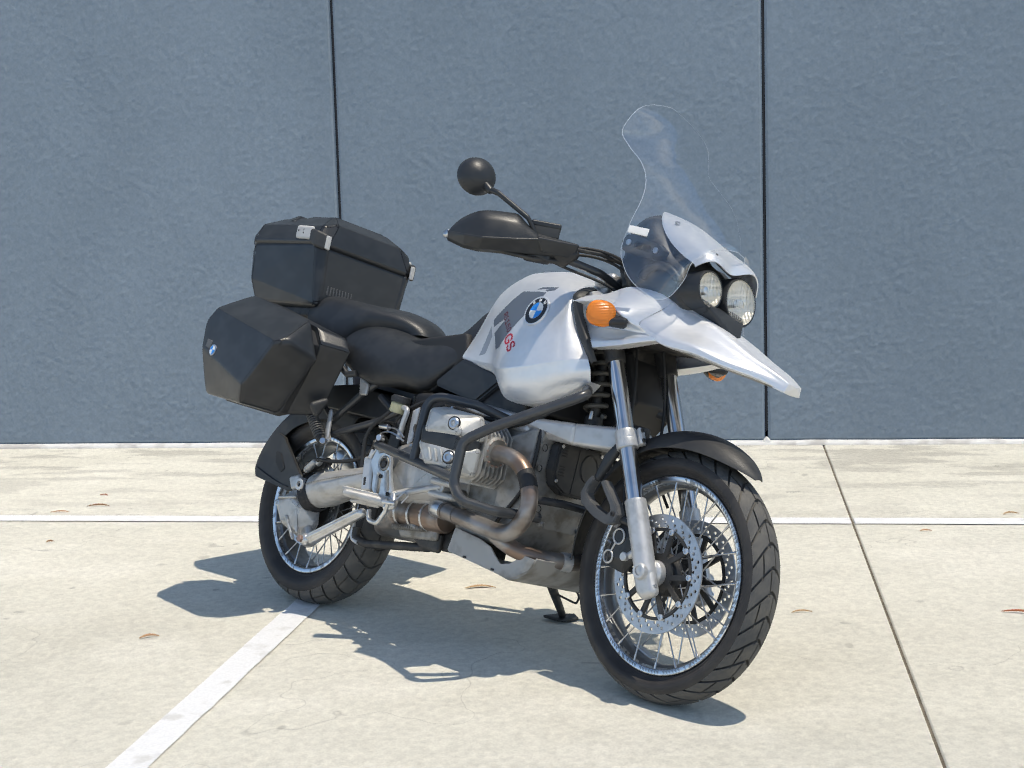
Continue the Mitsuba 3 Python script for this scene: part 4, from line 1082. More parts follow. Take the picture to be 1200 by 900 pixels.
put(K('exhaust_collector'), [cyl((.74, -.135, .352), (.50, -.115, .350), .042, 32, .006), hull([(.50, -.12, .34), (.38, -.06, .30), (.42, .10, .30), (.66, .05, .34)], .035, 2)], 'exhaust_steel', BIKE, 45)
for x_ in (.66, .60, .54):
    put(K('exhaust_collector', 'band'), [lathe([(.042, -.004), (.0445, -.003), (.0445, .003), (.042, .004)], (x_, -.128, .3515), unit(V(1, -.083, 0)), 30)], 'brushed_steel', BIKE, 45)
put(K('muffler'), [tube(spline([(.40, .08, .30), (.25, .16, .33), (.10, .20, .40), (-.25, .225, .50)], 24), [.03] * 8 + list(np.linspace(.035, .062, 4)) + [.062] * 12, 26)], 'brushed_steel', BIKE, 50)

# bash plate: bent sheet with upturned sides and nose
bpl = [(.796, .336), (.782, .268), (1.046, .228), (1.078, .238), (1.118, .262), (1.134, .292), (1.086, .298), (1.040, .268), (1.006, .262), (.975, .284), (.955, .302), (.905, .318)]
put(K('bash_plate'), [side_plate(bpl, -.150, -.144, .004, bevel=.001), side_plate(bpl, .144, .150, .004, bevel=.001),
                      shell(np.array([[(x_, y_, z_) for y_ in np.linspace(-.147, .147, 12)] for x_, z_ in ((.785, .270), (.90, .2535), (1.0, .238), (1.046, .2285), (1.078, .2385), (1.105, .256), (1.122, .276), (1.134, .297))]), .005)], 'bash_alloy', BIKE, 40, label='scuffed grey alloy bash plate under the engine')
for x_, z_ in ((.86, .262), (.98, .245)):
    put(K('bash_plate', 'screw'), [bolt((x_, -.148, z_ - .002), (0, -.3, -1), .007, .004)], 'dark_metal', BIKE, 40)

gb = [(.435, .455), (.470, .535), (.560, .560), (.760, .550), (.800, .500), (.800, .410), (.700, .385), (.560, .372), (.460, .40)]
put(K('gearbox'), [sfh([(x_, y_, z_) for y_ in (-.135, .135) for x_, z_ in gb] + [(x_, y_, z_) for y_ in (-.165, .165) for x_, z_ in ((.50, .47), (.56, .52), (.70, .51), (.72, .43), (.58, .41))], .010, 2)], 'cast_alloy', BIKE, 45, label='pale cast alloy gearbox housing')
put(K('gearbox', 'web'), [hull([(.60, -.176, .415), (.735, -.182, .440), (.52, -.20, .385)], .010), hull([(.52, -.185, .395), (.735, -.180, .428), (.72, -.150, .405)], .008)], 'cast_alloy', BIKE, 45)
for (x_, y_, z_) in ((.640, -.180, .500), (.742, -.186, .438)):
    put(K('gearbox', 'bolt_boss'), [lathe([(.018, -.02), (.017, .002), (.0145, .005), (.0095, .005), (.009, 0)], (x_, y_, z_), (0, -1, 0), 26), lathe([(.0094, .001), (0, .001)], (x_, y_, z_), (0, -1, 0), 16)], 'cast_alloy', BIKE, 45)
for z_, x0, x1 in ((.455, .70, .800), (.418, .70, .810)):
    put(K('gearbox', 'starter_tube'), [cyl((x0, -.185, z_), (x1, -.190, z_ - .004), .0105, 18, .002), cyl((x1, -.190, z_ - .004), (x1 + .016, -.191, z_ - .005), .0085, 6)], 'cast_alloy', BIKE, 45)
put(K('gearbox', 'lower_case'), [hull([(.62, -.14, .40), (.80, -.15, .40), (.80, -.15, .43), (.66, -.15, .44)], .014)], 'engine_alloy', BIKE, 45)
put(K('throttle_body'), [hull([(.60, -.15, .60), (.72, -.20, .61), (.80, -.19, .58), (.70, -.14, .66)], .022, 2), cyl((.72, -.19, .60), (.85, -.235, .575), .030, 24, .004)], 'dark_metal', BIKE, 45)
put(K('added_engine_fill'), [hull([(x_, y_, z_) for y_ in (-.125, .125) for x_, z_ in ((.47, .56), (.50, .70), (.70, .705), (.84, .66), (.84, .58))], .015)], 'rubber', BIKE, 45)  # added dark mass, blocks the view through and keeps this area dark
put(K('added_dark_panel'), [hull([(x_, y_, z_) for y_ in (.06, .20) for x_, z_ in ((.98, .66), (1.06, .64), (1.07, .82), (1.16, .93), (1.0, .90))], .015)], 'dark_metal', BIKE, 45)  # added dark block that hides the pale far half of the tank
put(K('added_tank_fill'), [hull([(x_, y_, z_) for y_ in (.045, .205) for x_, z_ in ((.86, .715), (.95, .690), (1.14, .700), (1.205, .775), (1.15, .90), (.95, .90))], .012), hull([(x_, y_, z_) for y_ in (-.10, .1) for x_, z_ in ((.82, .72), (1.03, .70), (1.05, .90), (.9, .95))], .012)], 'rubber', BIKE, 45)  # added dark masses that darken the gap below the tank

# ---- front suspension arm and spring strut
arm = lambda s_: [hull([(.760, s_ * .155, .685), (.790, s_ * .155, .672), (.985, s_ * .128, .664), (.985, s_ * .128, .642), (.80, s_ * .115, .690)], .014, 2), hull([(.98, s_ * .135, .664), (.985, s_ * .115, .640), (1.14, s_ * .112, .664), (1.14, s_ * .108, .630), (1.13, s_ * .06, .664)], .013, 2),
                  hull([(1.13, s_ * .112, .664), (1.14, s_ * .105, .628), (1.275, s_ * .045, .676), (1.275, s_ * .04, .632), (1.20, s_ * .0, .664), (1.21, 0, .63)], .012, 2)]
for s_ in (-1, 1):
    put(K('suspension_arm'), arm(s_), 'fork_alloy', BIKE, 45, label='silver front suspension arm' if s_ < 0 else None)
put(K('ball_joint'), [cyl((1.278, 0, .615), (1.278, 0, .70), .030, 28, .005)], 'dark_metal', BIKE, 45)
tc = np.linspace(0, 6.2 * 2 * np.pi, 220)
put(K('front_strut'), [tube(np.stack([1.118 + .0285 * np.cos(tc) - .012 * tc / tc[-1], -.015 + .0285 * np.sin(tc), .715 + .190 * tc / tc[-1]], 1), .0070, 9)], 'spring_grey', BIKE, 50, label='dark coil spring of the front strut')
put(K('front_strut', 'damper'), [cyl((1.118, -.015, .655), (1.106, -.015, .94), .0155, 22, .003), cyl((1.1185, -.015, .680), (1.117, -.015, .712), .027, 26, .004), cyl((1.1185, -.015, .905), (1.117, -.015, .935), .027, 26, .004)], 'dark_metal', BIKE, 45)
put(K('front_strut', 'adjuster'), [cyl((1.128, -.040, .700), (1.127, -.040, .725), .006, 12, .002)], 'brushed_steel', BIKE, 45)

# ---- crash bars
CA = fillet([(1.200, -.150, .765), (1.245, -.195, .745), (1.068, -.345, .610), (1.006, -.378, .562), (1.000, -.375, .446), (1.032, -.366, .405), (1.080, -.285, .397), (1.095, -.130, .405)], [.03, .08, .05, .05, .04, .06], 8)
crash = lambda: [tube(CA, .0142, 18), tube(fillet([(.425, -.185, .535), (.455, -.215, .530), (.998, -.370, .459)], .02, 5), .0138, 18), tube(fillet([(.735, -.302, .497), (.735, -.298, .690), (.86, -.225, .682), (.92, -.15, .66)], [.055, .06], 9), .0132, 18)]
for s_ in (-1, 1):
    for k, m in enumerate(crash()):
        put(K('crash_bar'), m if s_ < 0 else mirror(m), 'frame_paint', BIKE, 50, label='dark tubular crash bar round the right cylinder' if s_ < 0 and k == 0 else None)
put(K('crash_bar'), [tube(fillet([(1.085, -.16, .452), (1.110, -.06, .456), (1.125, .07, .452), (1.09, .16, .452)], .05, 6), .011, 16)], 'frame_paint', BIKE, 50)

# small fittings that crowd the engine
for x_, z_ in ((.47, .522), (.53, .548), (.62, .556), (.70, .552), (.78, .535), (.805, .47), (.60, .385), (.52, .385)):
    put(K('gearbox', 'case_bolt'), [cyl((x_, -.128, z_), (x_, -.152, z_), .0075, 6, .001)], 'brushed_steel', BIKE, 30)
for y_, z_ in ((-.128, .640), (.118, .642), (.128, .52), (-.130, .485), (-.075, .392), (.07, .392)):
    put(K('engine_front_flange', 'flange_bolt'), [cyl((1.057, y_, z_), (1.066, y_, z_), .0075, 6, .001)], 'brushed_steel', BIKE, 30)
for y_, z_ in ((-.090, .612), (.072, .612), (.082, .515), (-.092, .515)):
    put(K('alternator_cover', 'screw'), [bolt((1.0955, y_, z_), (1, 0, 0), .0055, .003)], 'brushed_steel', BIKE, 35)
HOSES = [[(.70, -.150, .665), (.78, -.20, .668), (.86, -.185, .655), (.93, -.16, .66)], [(.62, -.16, .66), (.66, -.215, .640), (.72, -.225, .625)], [(.88, -.135, .64), (.98, -.15, .655), (1.05, -.12, .70), (1.08, -.10, .76)],
         [(.56, -.17, .62), (.60, -.205, .585), (.66, -.215, .565), (.74, -.20, .555)], [(.94, -.14, .36), (1.00, -.155, .42), (1.045, -.150, .50), (1.05, -.14, .60), (1.03, -.12, .68)], [(.46, -.175, .60), (.52, -.185, .65), (.60, -.17, .69), (.70, -.15, .70)],
         [(1.04, .08, .66), (1.10, .09, .72), (1.14, .07, .80), (1.16, .05, .90)]]
for k, c in enumerate(HOSES):
    put(K('engine_hose'), tube(spline(c, 22), (.0055, .0040, .0075, .0040, .0055, .0045, .006)[k], 9), 'rubber', BIKE, 45)
for c in ((.745, -.205, .667), (.90, -.172, .657)):
    put(K('hose_clip'), [cyl(V(*c) + V(-.004, 0, 0), V(*c) + V(.004, 0, 0), .0075, 14)], 'brushed_steel', BIKE, 40)
put(K('spark_lead'), [tube(spline([(.80, -.285, .592), (.77, -.30, .620), (.74, -.26, .655), (.70, -.19, .672)], 20), .0042, 9)], 'rubber', BIKE, 45)

# ---- rear wheel, shaft drive, swing arm
RX, RZ = 0.0, .320
put(K('rear_wheel'), at(rim(.2285, .0555), RX, RZ), 'rim_alloy', BIKE, 75, label='bright spoked rear rim')
put(K('rear_wheel', 'rim_well'), at(rim(.2285, .0555, 'well'), RX, RZ), 'well_alloy', BIKE, 40)
tr, tw = tyre(.320, .073, .2285, .0555, 30, 1.02, .62, .14, .0075, (.16, .55), False)
put(K('rear_wheel', 'tyre'), at(tr, RX, RZ), 'tyre_rubber', BIKE, 30, label='worn wide rear tyre with curved grooves')
put(K('rear_wheel', 'tyre_wall'), at(tw, RX, RZ), 'tyre_wall', BIKE, 40)
spokes(RX, RZ, .2285, .0555, .058, .040, 40, BIKE, 'rear_wheel', .1)
put(K('rear_wheel', 'hub'), [lathe([(0, -.075), (.04, -.075), (.062, -.050), (.066, -.046), (.066, -.036), (.050, -.03), (.048, .03), (.066, .036), (.066, .046), (.04, .05), (.04, .07), (0, .07)], (RX, 0, RZ), (0, 1, 0), 48)], 'dark_metal', BIKE, 40)
put(K('rear_wheel', 'brake_disc'), brake_disc(RX, RZ, -.066, .140, .100, n=22, hole=.0044), 'disc_steel', BIKE, 35)
put(K('rear_wheel', 'disc_carrier'), prism(disc2(RX, RZ, .101).difference(disc2(RX, RZ, .03)), .064, .070), 'dark_metal', BIKE, 35)

fd_ = [sfh([(-.050, -.100, .338), (.020, -.100, .352), (.062, -.110, .345), (-.072, -.100, .292), (-.040, -.100, .240), (.000, -.105, .228), (.055, -.110, .215), (.085, -.112, .260), (-.052, -.150, .300), (.020, -.155, .318), (.060, -.152, .300), (.055, -.150, .240), (-.01, -.15, .252)], .018, 2),
       hull([(.055, -.125, .245), (.112, -.125, .198), (.085, -.125, .235), (.100, -.125, .195)], .016, 2)]
put(K('final_drive'), fd_, 'cast_alloy', BIKE, 50, label='pale cast final drive housing')
put(K('final_drive', 'cooling_rib'), [hull([(-.045, -.170, .318), (.045, -.172, .330)], .005), ], 'cast_alloy', BIKE, 45)
put(K('final_drive', 'cooling_rib'), [hull([(.018, -.171, .262), (.060, -.160, .200)], .006)], 'cast_alloy', BIKE, 45)
put(K('final_drive', 'cooling_rib'), [hull([(.060, -.168, .290), (.040, -.171, .262), (.075, -.160, .222)], .0045)], 'cast_alloy', BIKE, 45)
put(K('final_drive', 'filler_plug'), [bolt((-.050, -.166, .300), (0, -1, 0), .010, .004)], 'brushed_steel', BIKE, 45)
put(K('drive_gaiter'), [lathe([(.052, -.022), (.060, -.014), (.055, -.006), (.061, .002), (.055, .010), (.060, .018), (.054, .026)], (.080, -.128, .352), unit(V(.96, .02, .27)), 36)], 'rubber', BIKE, 45)
put(K('swing_arm'), [hull([(.110, -.128, .366), (.110, -.128, .366)], .056, 3), hull([(.105, -.128, .362), (.16, -.130, .376)], [.054, .056], 3), hull([(.16, -.130, .376), (.300, -.120, .418)], [.056, .044], 3), hull([(.300, -.120, .418), (.45, -.105, .455)], [.044, .040], 3)], 'cast_alloy', BIKE, 60, label='pale cast single-sided swing arm')
put(K('swing_arm', 'pivot_boss'), [lathe([(.022, -.03), (.022, .010), (.018, .014), (.010, .014), (.009, .004), (0, .004)], (.070, -.176, .372), (0, -1, 0), 28)], 'fork_alloy', BIKE, 45)
put(K('swing_arm', 'casting_seam'), [tube(spline([(.10, -.184, .376), (.17, -.186, .396), (.30, -.163, .432), (.40, -.148, .455)], 20), .0016, 6)], 'engine_alloy', BIKE, 45)
put(K('torque_arm'), [hull([(.118, -.135, .204), (.118, -.150, .204)], .021, 2), hull([(.118, -.140, .204), (.355, -.140, .322)], [.019, .015], 2), hull([(.13, -.158, .210), (.35, -.152, .320)], .006, 2), hull([(.128, -.156, .219), (.34, -.151, .327)], .004, 2)], 'polished_alloy', BIKE, 45, label='polished torque arm below the swing arm')
put(K('torque_arm', 'bolt'), [lathe([(.012, 0), (.012, .008), (.010, .010), (0, .010)], (.116, -.168, .204), (0, -1, 0), 6)], 'copper', BIKE, False)

# rear caliper and hose
put(K('rear_caliper'), [hull([(-.045, -.050, .440), (.010, -.050, .462), (-.02, -.095, .440), (.02, -.085, .455), (-.06, -.07, .425)], .016, 2)], 'dark_metal', BIKE, 45)
put(K('rear_caliper', 'bridge'), [hull([(-.02, -.103, .425), (.012, -.103, .452)], .012, 2), hull([(.03, -.10, .452), (.045, -.10, .47)], .010, 2)], 'cast_alloy', BIKE, 45)
put(K('rear_caliper', 'stay'), [hull([(-.085, -.105, .385), (-.04, -.110, .395), (-.06, -.11, .36), (-.02, -.115, .37)], .010, 2)], 'fork_alloy', BIKE, 45)
put(K('brake_hose'), [tube(spline([(.03, -.10, .46), (.10, -.14, .462), (.20, -.13, .470), (.30, -.13, .50), (.37, -.16, .545)], 30), .0062, 9)], 'rubber', BIKE, 45)

# hugger and inner rear mudguard
rows_ = []
for deg, r_, w in ((62, .346, .080), (90, .348, .086), (118, .350, .090), (140, .352, .094), (156, .355, .094), (167, .358, .088)):
    a = math.radians(deg); row = []
    for q, dr_ in ((-1, -.070), (-1.0, -.020), (-.86, -.004), (-.4, 0), (0, .004), (.4, 0), (.86, -.004), (1.0, -.020), (1, -.070)):
        rr_ = r_ + dr_
        row.append((rr_ * math.cos(a), w * q, RZ + rr_ * math.sin(a)))
    rows_.append(row)
put(K('rear_mudguard'), [shell(loft(rows_, 50, 50, kind='pchip'), .003)], 'textured_plastic', BIKE, 45, label='black rear hugger mudguard')
hug = [(-.312, .400), (-.222, .532), (-.180, .520), (-.115, .465), (-.035, .395), (-.042, .360), (-.100, .344), (-.300, .372)]
put(K('rear_mudguard', 'side_panel'), [side_plate(hug, -.108, -.092, .008, bevel=.003)], 'textured_plastic', BIKE, 45)
put(K('rear_mudguard', 'pocket'), [side_plate([(-.205, .470), (-.175, .465), (-.135, .415), (-.155, .40), (-.195, .43)], -.1105, -.107, .006, bevel=.001)], 'rubber', BIKE, 45)
put(K('rear_mudguard', 'rim_edge'), [tube(spline([(-.303, -.1095, .404), (-.26, -.111, .392), (-.17, -.111, .368), (-.10, -.111, .358)], 16), .0025, 7)], 'black_plastic', BIKE, 45)
put(K('inner_mudguard'), [hull([(x_, y_, z_) for y_ in (-.085, .085) for x_, z_ in ((.345, .46), (.36, .62), (.40, .62), (.385, .46))], .008), hull([(x_, y_, z_) for y_ in (-.085, .085) for x_, z_ in ((.36, .62), (.15, .685), (-.25, .66), (-.25, .685), (.15, .72), (.38, .67))], .008), hull([(x_, y_, z_) for y_ in (-.07, .07) for x_, z_ in ((-.30, .68), (-.46, .62), (-.48, .70), (-.30, .80))], .01)], 'black_plastic', BIKE, 45)

# subframe, passenger peg, luggage rack
T1 = fillet([(.30, -.135, .735), (.225, -.14, .685), (.095, -.145, .578), (.115, -.145, .545), (.345, -.14, .612), (.45, -.13, .665)], [.03, .02, .02, .05], 7)
for s_ in (-1, 1):
    f_ = (lambda m: m) if s_ < 0 else mirror
    put(K('subframe'), f_(cat([tube(T1, .0108, 14), tube([(.30, -.12, .690), (.425, -.12, .622)], .0105, 14), tube([(.43, -.135, .622), (.475, -.15, .595)], .0105, 14), tube([(.475, -.155, .690), (.465, -.15, .560)], .0095, 14)])), 'frame_paint', BIKE, 50)
    put(K('peg_bracket'), f_(cat([hull([(.120, -.158, .548), (.140, -.165, .530), (.150, -.172, .528)], .010), hull([(.132, -.172, .620), (.137, -.172, .612), (.155, -.180, .536), (.148, -.182, .530)], .006)])), 'fork_alloy', BIKE, 45)
    key = put(K('passenger_peg'), f_(cat([hull([(.145, -.200, .526), (.082, -.212, .604)], .015, 2)])), 'rubber', BIKE, 45, label='ribbed rubber passenger peg folded up' if s_ < 0 else None)
    sub = key.split('__')[-1]
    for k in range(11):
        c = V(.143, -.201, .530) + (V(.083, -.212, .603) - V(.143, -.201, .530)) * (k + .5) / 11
        put(K(sub, 'rib'), f_(lathe([(.0145, -.0019), (.0192, -.0014), (.0192, .0014), (.0145, .0019)], c, unit(V(-.06, -.01, .072)), 20)), 'grey_plastic', BIKE, 45)  # paler than the peg: light caught on the ribs is put into colour
    put(K(sub, 'hinge'), f_(cat([cyl((.150, -.185, .516), (.165, -.205, .520), .011, 18, .002)])), 'brushed_steel', BIKE, 45)
    put(K('grab_bracket'), f_(cat([tube(fillet([(.098, -.182, .836), (.142, -.190, .835), (.150, -.190, .765), (.190, -.182, .740), (.225, -.175, .748)], [.02, .03, .02], 6), .0105, 12)])), 'frame_paint', BIKE, 50)
    put(K('case_mount'), f_(cat([hull([(.225, -.15, .735), (.262, -.15, .718), (.238, -.15, .690), (.262, -.15, .690)], .006)])), 'cast_alloy', BIKE, 50)
    put(K('luggage_rack'), f_(cat([tube(fillet([(.12, -.13, .80), (-.05, -.14, .905), (-.42, -.14, .935)], .05, 6), .009, 12), tube([(-.12, -.14, .915), (-.10, -.14, .74), (.10, -.14, .60)], .009, 12)])), 'frame_paint', BIKE, 50)
put(K('luggage_rack'), [hull([(x_, y_, z_) for y_ in (-.15, .15) for x_, z_ in ((-.44, .955), (-.08, .955), (-.10, .935), (-.42, .935))], .006)], 'dark_metal', BIKE, 50)
put(K('rear_light'), [hull([(-.50, y_, z_) for y_ in (-.06, .06) for z_ in (.76, .82)] + [(-.42, y_, .80) for y_ in (-.05, .05)], .012)], 'red_decal', BIKE, 50)

# rear shock seen under the seat
tc = np.linspace(0, 5 * 2 * np.pi, 140)
put(K('rear_shock'), [tube(np.stack([.335 + .034 * np.cos(tc), .01 + .034 * np.sin(tc), .52 + .15 * tc / tc[-1]], 1), .007, 9)], 'spring_white', BIKE, 50)
put(K('rear_shock', 'damper'), [cyl((.335, .01, .44), (.335, .01, .72), .022, 20, .003)], 'brushed_steel', BIKE, 50)

# ---- right-hand foot controls
fp = [(.432, .478), (.452, .533), (.498, .530), (.520, .505), (.535, .450), (.562, .398), (.540, .380), (.490, .378), (.462, .398), (.455, .440)]
hl = [sg.LineString([(.487, .440), (.492, .395)]).buffer(.0085), sg.LineString([(.520, .455), (.537, .405)]).buffer(.007), disc2(.497, .480, .0225), sg.LineString([(.470, .515), (.490, .518)]).buffer(.006)]
for s_ in (-1, 1):
    f_ = (lambda m: m) if s_ < 0 else mirror
    key = put(K('footrest_plate'), f_(side_plate(fp, -.212, -.198, .010, holes=hl, bevel=.004)), 'polished_alloy', BIKE, 40, label='cast alloy right footrest plate with cut-outs' if s_ < 0 else None)
    sub = key.split('__')[-1]
    put(K(sub, 'pivot'), f_(cat([lathe([(.0225, -.012), (.0235, .004), (.020, .008), (.0165, .008), (.0155, -.004), (.0, -.004)], (.497, -.205, .480), (0, -1, 0), 30)])), 'engine_alloy', BIKE, 45)
    put(K(sub, 'pivot_bolt'), f_(lathe([(.010, -.002), (.0095, .006), (0, .007)], (.499, -.208, .478), (0, -1, 0), 18)), 'dark_metal', BIKE, 45)
    for x_, z_ in ((.497, .440), (.545, .392)):
        put(K(sub, 'bolt'), f_(bolt((x_, -.213, z_), (0, -1, 0), .006, .004)), 'dark_metal', BIKE, 45)
    key = put(K('foot_peg'), f_(cat([hull([(.560, -.212, .366), (.530, -.218, .366), (.452, -.290, .372), (.438, -.276, .372)], [.0145, .0145, .012, .012], 2), hull([(.520, -.218, .350), (.456, -.270, .352), (.50, -.25, .362)], .005)])), 'cast_alloy', BIKE, 45, label='serrated steel rider foot peg' if s_ < 0 else None)
    sub = key.split('__')[-1]
    for k in range(8):
        c = V(.540, -.216, .380) + (V(.440, -.286, .384) - V(.540, -.216, .380)) * k / 7
        put(K(sub, 'tooth'), f_(hull([c + V(.006, .008, -.004), c + V(-.006, -.008, -.004), c + V(.006, .008, .004), c + V(-.006, -.008, .004)], .0022)), 'cast_alloy', BIKE, 45)
    put(K(sub, 'hinge'), f_(cat([hull([(.575, -.205, .372), (.540, -.208, .360), (.562, -.222, .352), (.585, -.215, .360), (.560, -.20, .392)], .010, 2)])), 'polished_alloy', BIKE, 45)
put(K('master_cylinder'), [hull([(.405, -.205, .484), (.432, -.205, .482), (.420, -.205, .395), (.448, -.205, .398)], .008, 2), cyl((.424, -.207, .488), (.432, -.207, .515), .009, 16, .002)], 'fork_alloy', BIKE, 45)
put(K('master_cylinder', 'pushrod'), [cyl((.428, -.206, .39), (.462, -.206, .340), .0035, 10), cyl((.428, -.206, .405), (.424, -.206, .43), .009, 14, .002)], 'dark_metal', BIKE, 45)
put(K('brake_pedal'), [tube(fillet([(.46, -.200, .335), (.475, -.205, .305), (.530, -.215, .300), (.565, -.222, .345), (.585, -.235, .372)], [.02, .03, .02], 6), .0075, 12), hull([(.572, -.222, .374), (.620, -.245, .368), (.590, -.258, .366)], .006)], 'polished_alloy', BIKE, 45, label='brake pedal')
put(K('brake_pedal', 'spring'), [tube(np.array([(.585, -.215, .375), (.610, -.205, .405), (.632, -.205, .398), (.615, -.212, .372)]), .0028, 8)], 'brushed_steel', BIKE, 45)
put(K('fluid_cup'), [cyl((.485, -.192, .636), (.489, -.192, .668), .0265, 28, .004)], 'reservoir_plastic', BIKE, 45, label='cloudy yellowish rear brake fluid cup')
put(K('fluid_cup', 'lid'), [lathe([(.0285, 0), (.0285, .018), (.026, .021), (0, .021)] , (.4892, -.192, .668), unit(V(.12, 0, 1)), 30)] + [hull([(.4892 + .0287 * math.cos(b), -.192 + .0287 * math.sin(b), z_) for z_ in (.671, .684)], .0014) for b in np.linspace(0, 2 * np.pi, 26, endpoint=False)], 'textured_plastic', BIKE, 45)
put(K('fluid_hose'), [tube(spline([(.466, -.200, .652), (.455, -.206, .628), (.400, -.212, .578), (.385, -.210, .52), (.392, -.207, .46)], 26), .0062, 10)], 'rubber', BIKE, 45)
put(K('fluid_pipe'), [tube(fillet([(.510, -.195, .655), (.540, -.200, .650), (.530, -.200, .60), (.520, -.195, .56)], [.012, .02], 5), .0085, 12)], 'fork_alloy', BIKE, 45)
put(K('heel_shield'), [side_plate([(.545, .650), (.575, .665), (.570, .560), (.548, .545)], -.185, -.180, .004)], 'fork_alloy', BIKE, 40)
for k, c in enumerate(([(.44, -.18, .575), (.49, -.20, .590), (.56, -.21, .565)], [(.41, -.19, .53), (.43, -.2, .56), (.47, -.205, .575), (.55, -.2, .555)], [(.46, -.205, .555), (.455, -.21, .535), (.435, -.21, .50)])):
    put(K('brake_pipe'), tube(spline(c, 14), .0030, 8), 'brushed_steel', BIKE, 45)
put(K('brake_union'), [cyl((.470, -.215, .552), (.475, -.235, .552), .011, 18, .002), cyl((.43, -.20, .590), (.475, -.205, .590), .009, 14, .002)], 'brushed_steel', BIKE, 45)

# ---- stands
put(K('side_stand'), [tube([(.935, .110, .262), (.792, .366, .140)], [.0155, .0115], 16), hull([(.740, .345, .112 + .012), (.815, .345, .124), (.745, .400, .136), (.825, .400, .138), (.785, .425, .145)], .0045)], 'dark_metal', BIKE, 45, label='black side stand with flat foot')
put(K('side_stand', 'tang'), [tube(fillet([(.900, .175, .232), (.965, .205, .238), (.985, .215, .210), (.955, .240, .188), (.870, .232, .204)], [.01, .012, .02], 5), .0034, 8)], 'dark_metal', BIKE, 45)
put(K('centre_stand'), [tube(fillet([(.300, -.105, .275), (.305, -.105, .240), (.36, -.10, .232), (.640, -.09, .262), (.70, -.09, .30)], [.02, .03, .03], 6), .013, 14), hull([(.56, -.10, .30), (.70, -.11, .30), (.70, -.11, .262), (.62, -.10, .262)], .010)], 'dark_metal', BIKE, 45, label='black centre stand folded up')
put(K('centre_stand', 'foot_lever'), [tube(fillet([(.290, -.112, .292), (.296, -.112, .238), (.330, -.112, .230)], .02, 6), .007, 12)], 'fork_alloy', BIKE, 45)
put(K('stand_bracket'), [hull([(.50, -.10, .31), (.70, -.13, .33), (.70, -.13, .295), (.52, -.10, .285)], .010), hull([(.47, -.12, .335), (.56, -.13, .345), (.62, -.145, .315)], .010)], 'engine_alloy', BIKE, 45)
put(K('stand_spring'), [tube(np.stack([.52 + .14 * tc / tc[-1] , -.145 + .008 * np.cos(tc * 3), .302 + .008 * np.sin(tc * 3) + .012 * tc / tc[-1]], 1), .0022, 6)], 'engine_alloy', BIKE, 45)
put(K('centre_stand'), [hull([(x_, y_, z_) for y_ in (-.09, .09) for x_, z_ in ((.68, .30), (.76, .33), (.76, .275), (.70, .272))], .012)], 'dark_metal', BIKE, 45)

# ---- luggage
from scipy.spatial import HalfspaceIntersection


def planes(tris, inside):
    """Solid bounded by the planes through these point triples."""
    hs = []
    for t_ in tris:
        p0, p1, p2 = (V(*q) for q in t_)
        n_ = unit(np.cross(p1 - p0, p2 - p0)); d_ = -n_ @ p0
        if n_ @ V(*inside) + d_ > 0: n_, d_ = -n_, -d_
        hs.append([*n_, d_])
    return hull(HalfspaceIntersection(np.array(hs), V(*inside)).intersections)


P0, P1, P2 = (-.252, -.444, .738), (.048, -.462, .628), (.172, -.452, .790)
RIM = [(-.235, .945), (-.12, .915), (.125, .846), (.158, .805), (.128, .715), (.066, .582), (.03, .572), (-.255, .598), (-.33, .66), (-.352, .77), (-.325, .86)]
CASE = [((0, -.308, 0), (1, -.308, 0), (0, -.308, 1)),
        (P0, P1, P2),                                                                    # outer face
        ((-.200, -.425, .872), (.165, -.435, .786), (-.235, -.308, .956)),               # shoulder above it
        (P1, P2, (.063, -.308, .572)),                                                   # lower front facet
        ((.172, -.455, .792), (.140, -.308, .842), (.166, -.308, .800)),                 # upper front corner
        (P0, P1, (-.248, -.392, .598)),                                                  # lower outer facet
        ((-.26, -.308, .596), (.05, -.308, .568), (-.24, -.40, .596)),                   # floor
        ((-.262, -.448, .742), (-.350, -.308, .775), (-.262, -.405, .610)),                # back
        ((-.236, -.308, .952), (-.345, -.308, .845), (-.262, -.400, .880))]              # back top
CASE_IN = [((0, -.205, 0), (1, -.205, 0), (0, -.205, 1)), ((0, -.294, 0), (1, -.294, 0), (0, -.294, 1)),
           ((-.235, -.294, .952), (.135, -.294, .858), (-.20, -.205, .940)), ((.135, -.294, .858), (.168, -.294, .810), (.192, -.205, .838)), ((.168, -.294, .810), (.066, -.294, .572), (.184, -.205, .735)),
           ((-.26, -.294, .60), (.05, -.294, .572), (-.24, -.205, .625)), ((-.35, -.294, .77), (-.27, -.294, .612), (-.30, -.205, .79)), ((-.235, -.294, .948), (-.345, -.294, .845), (-.22, -.205, .915))]
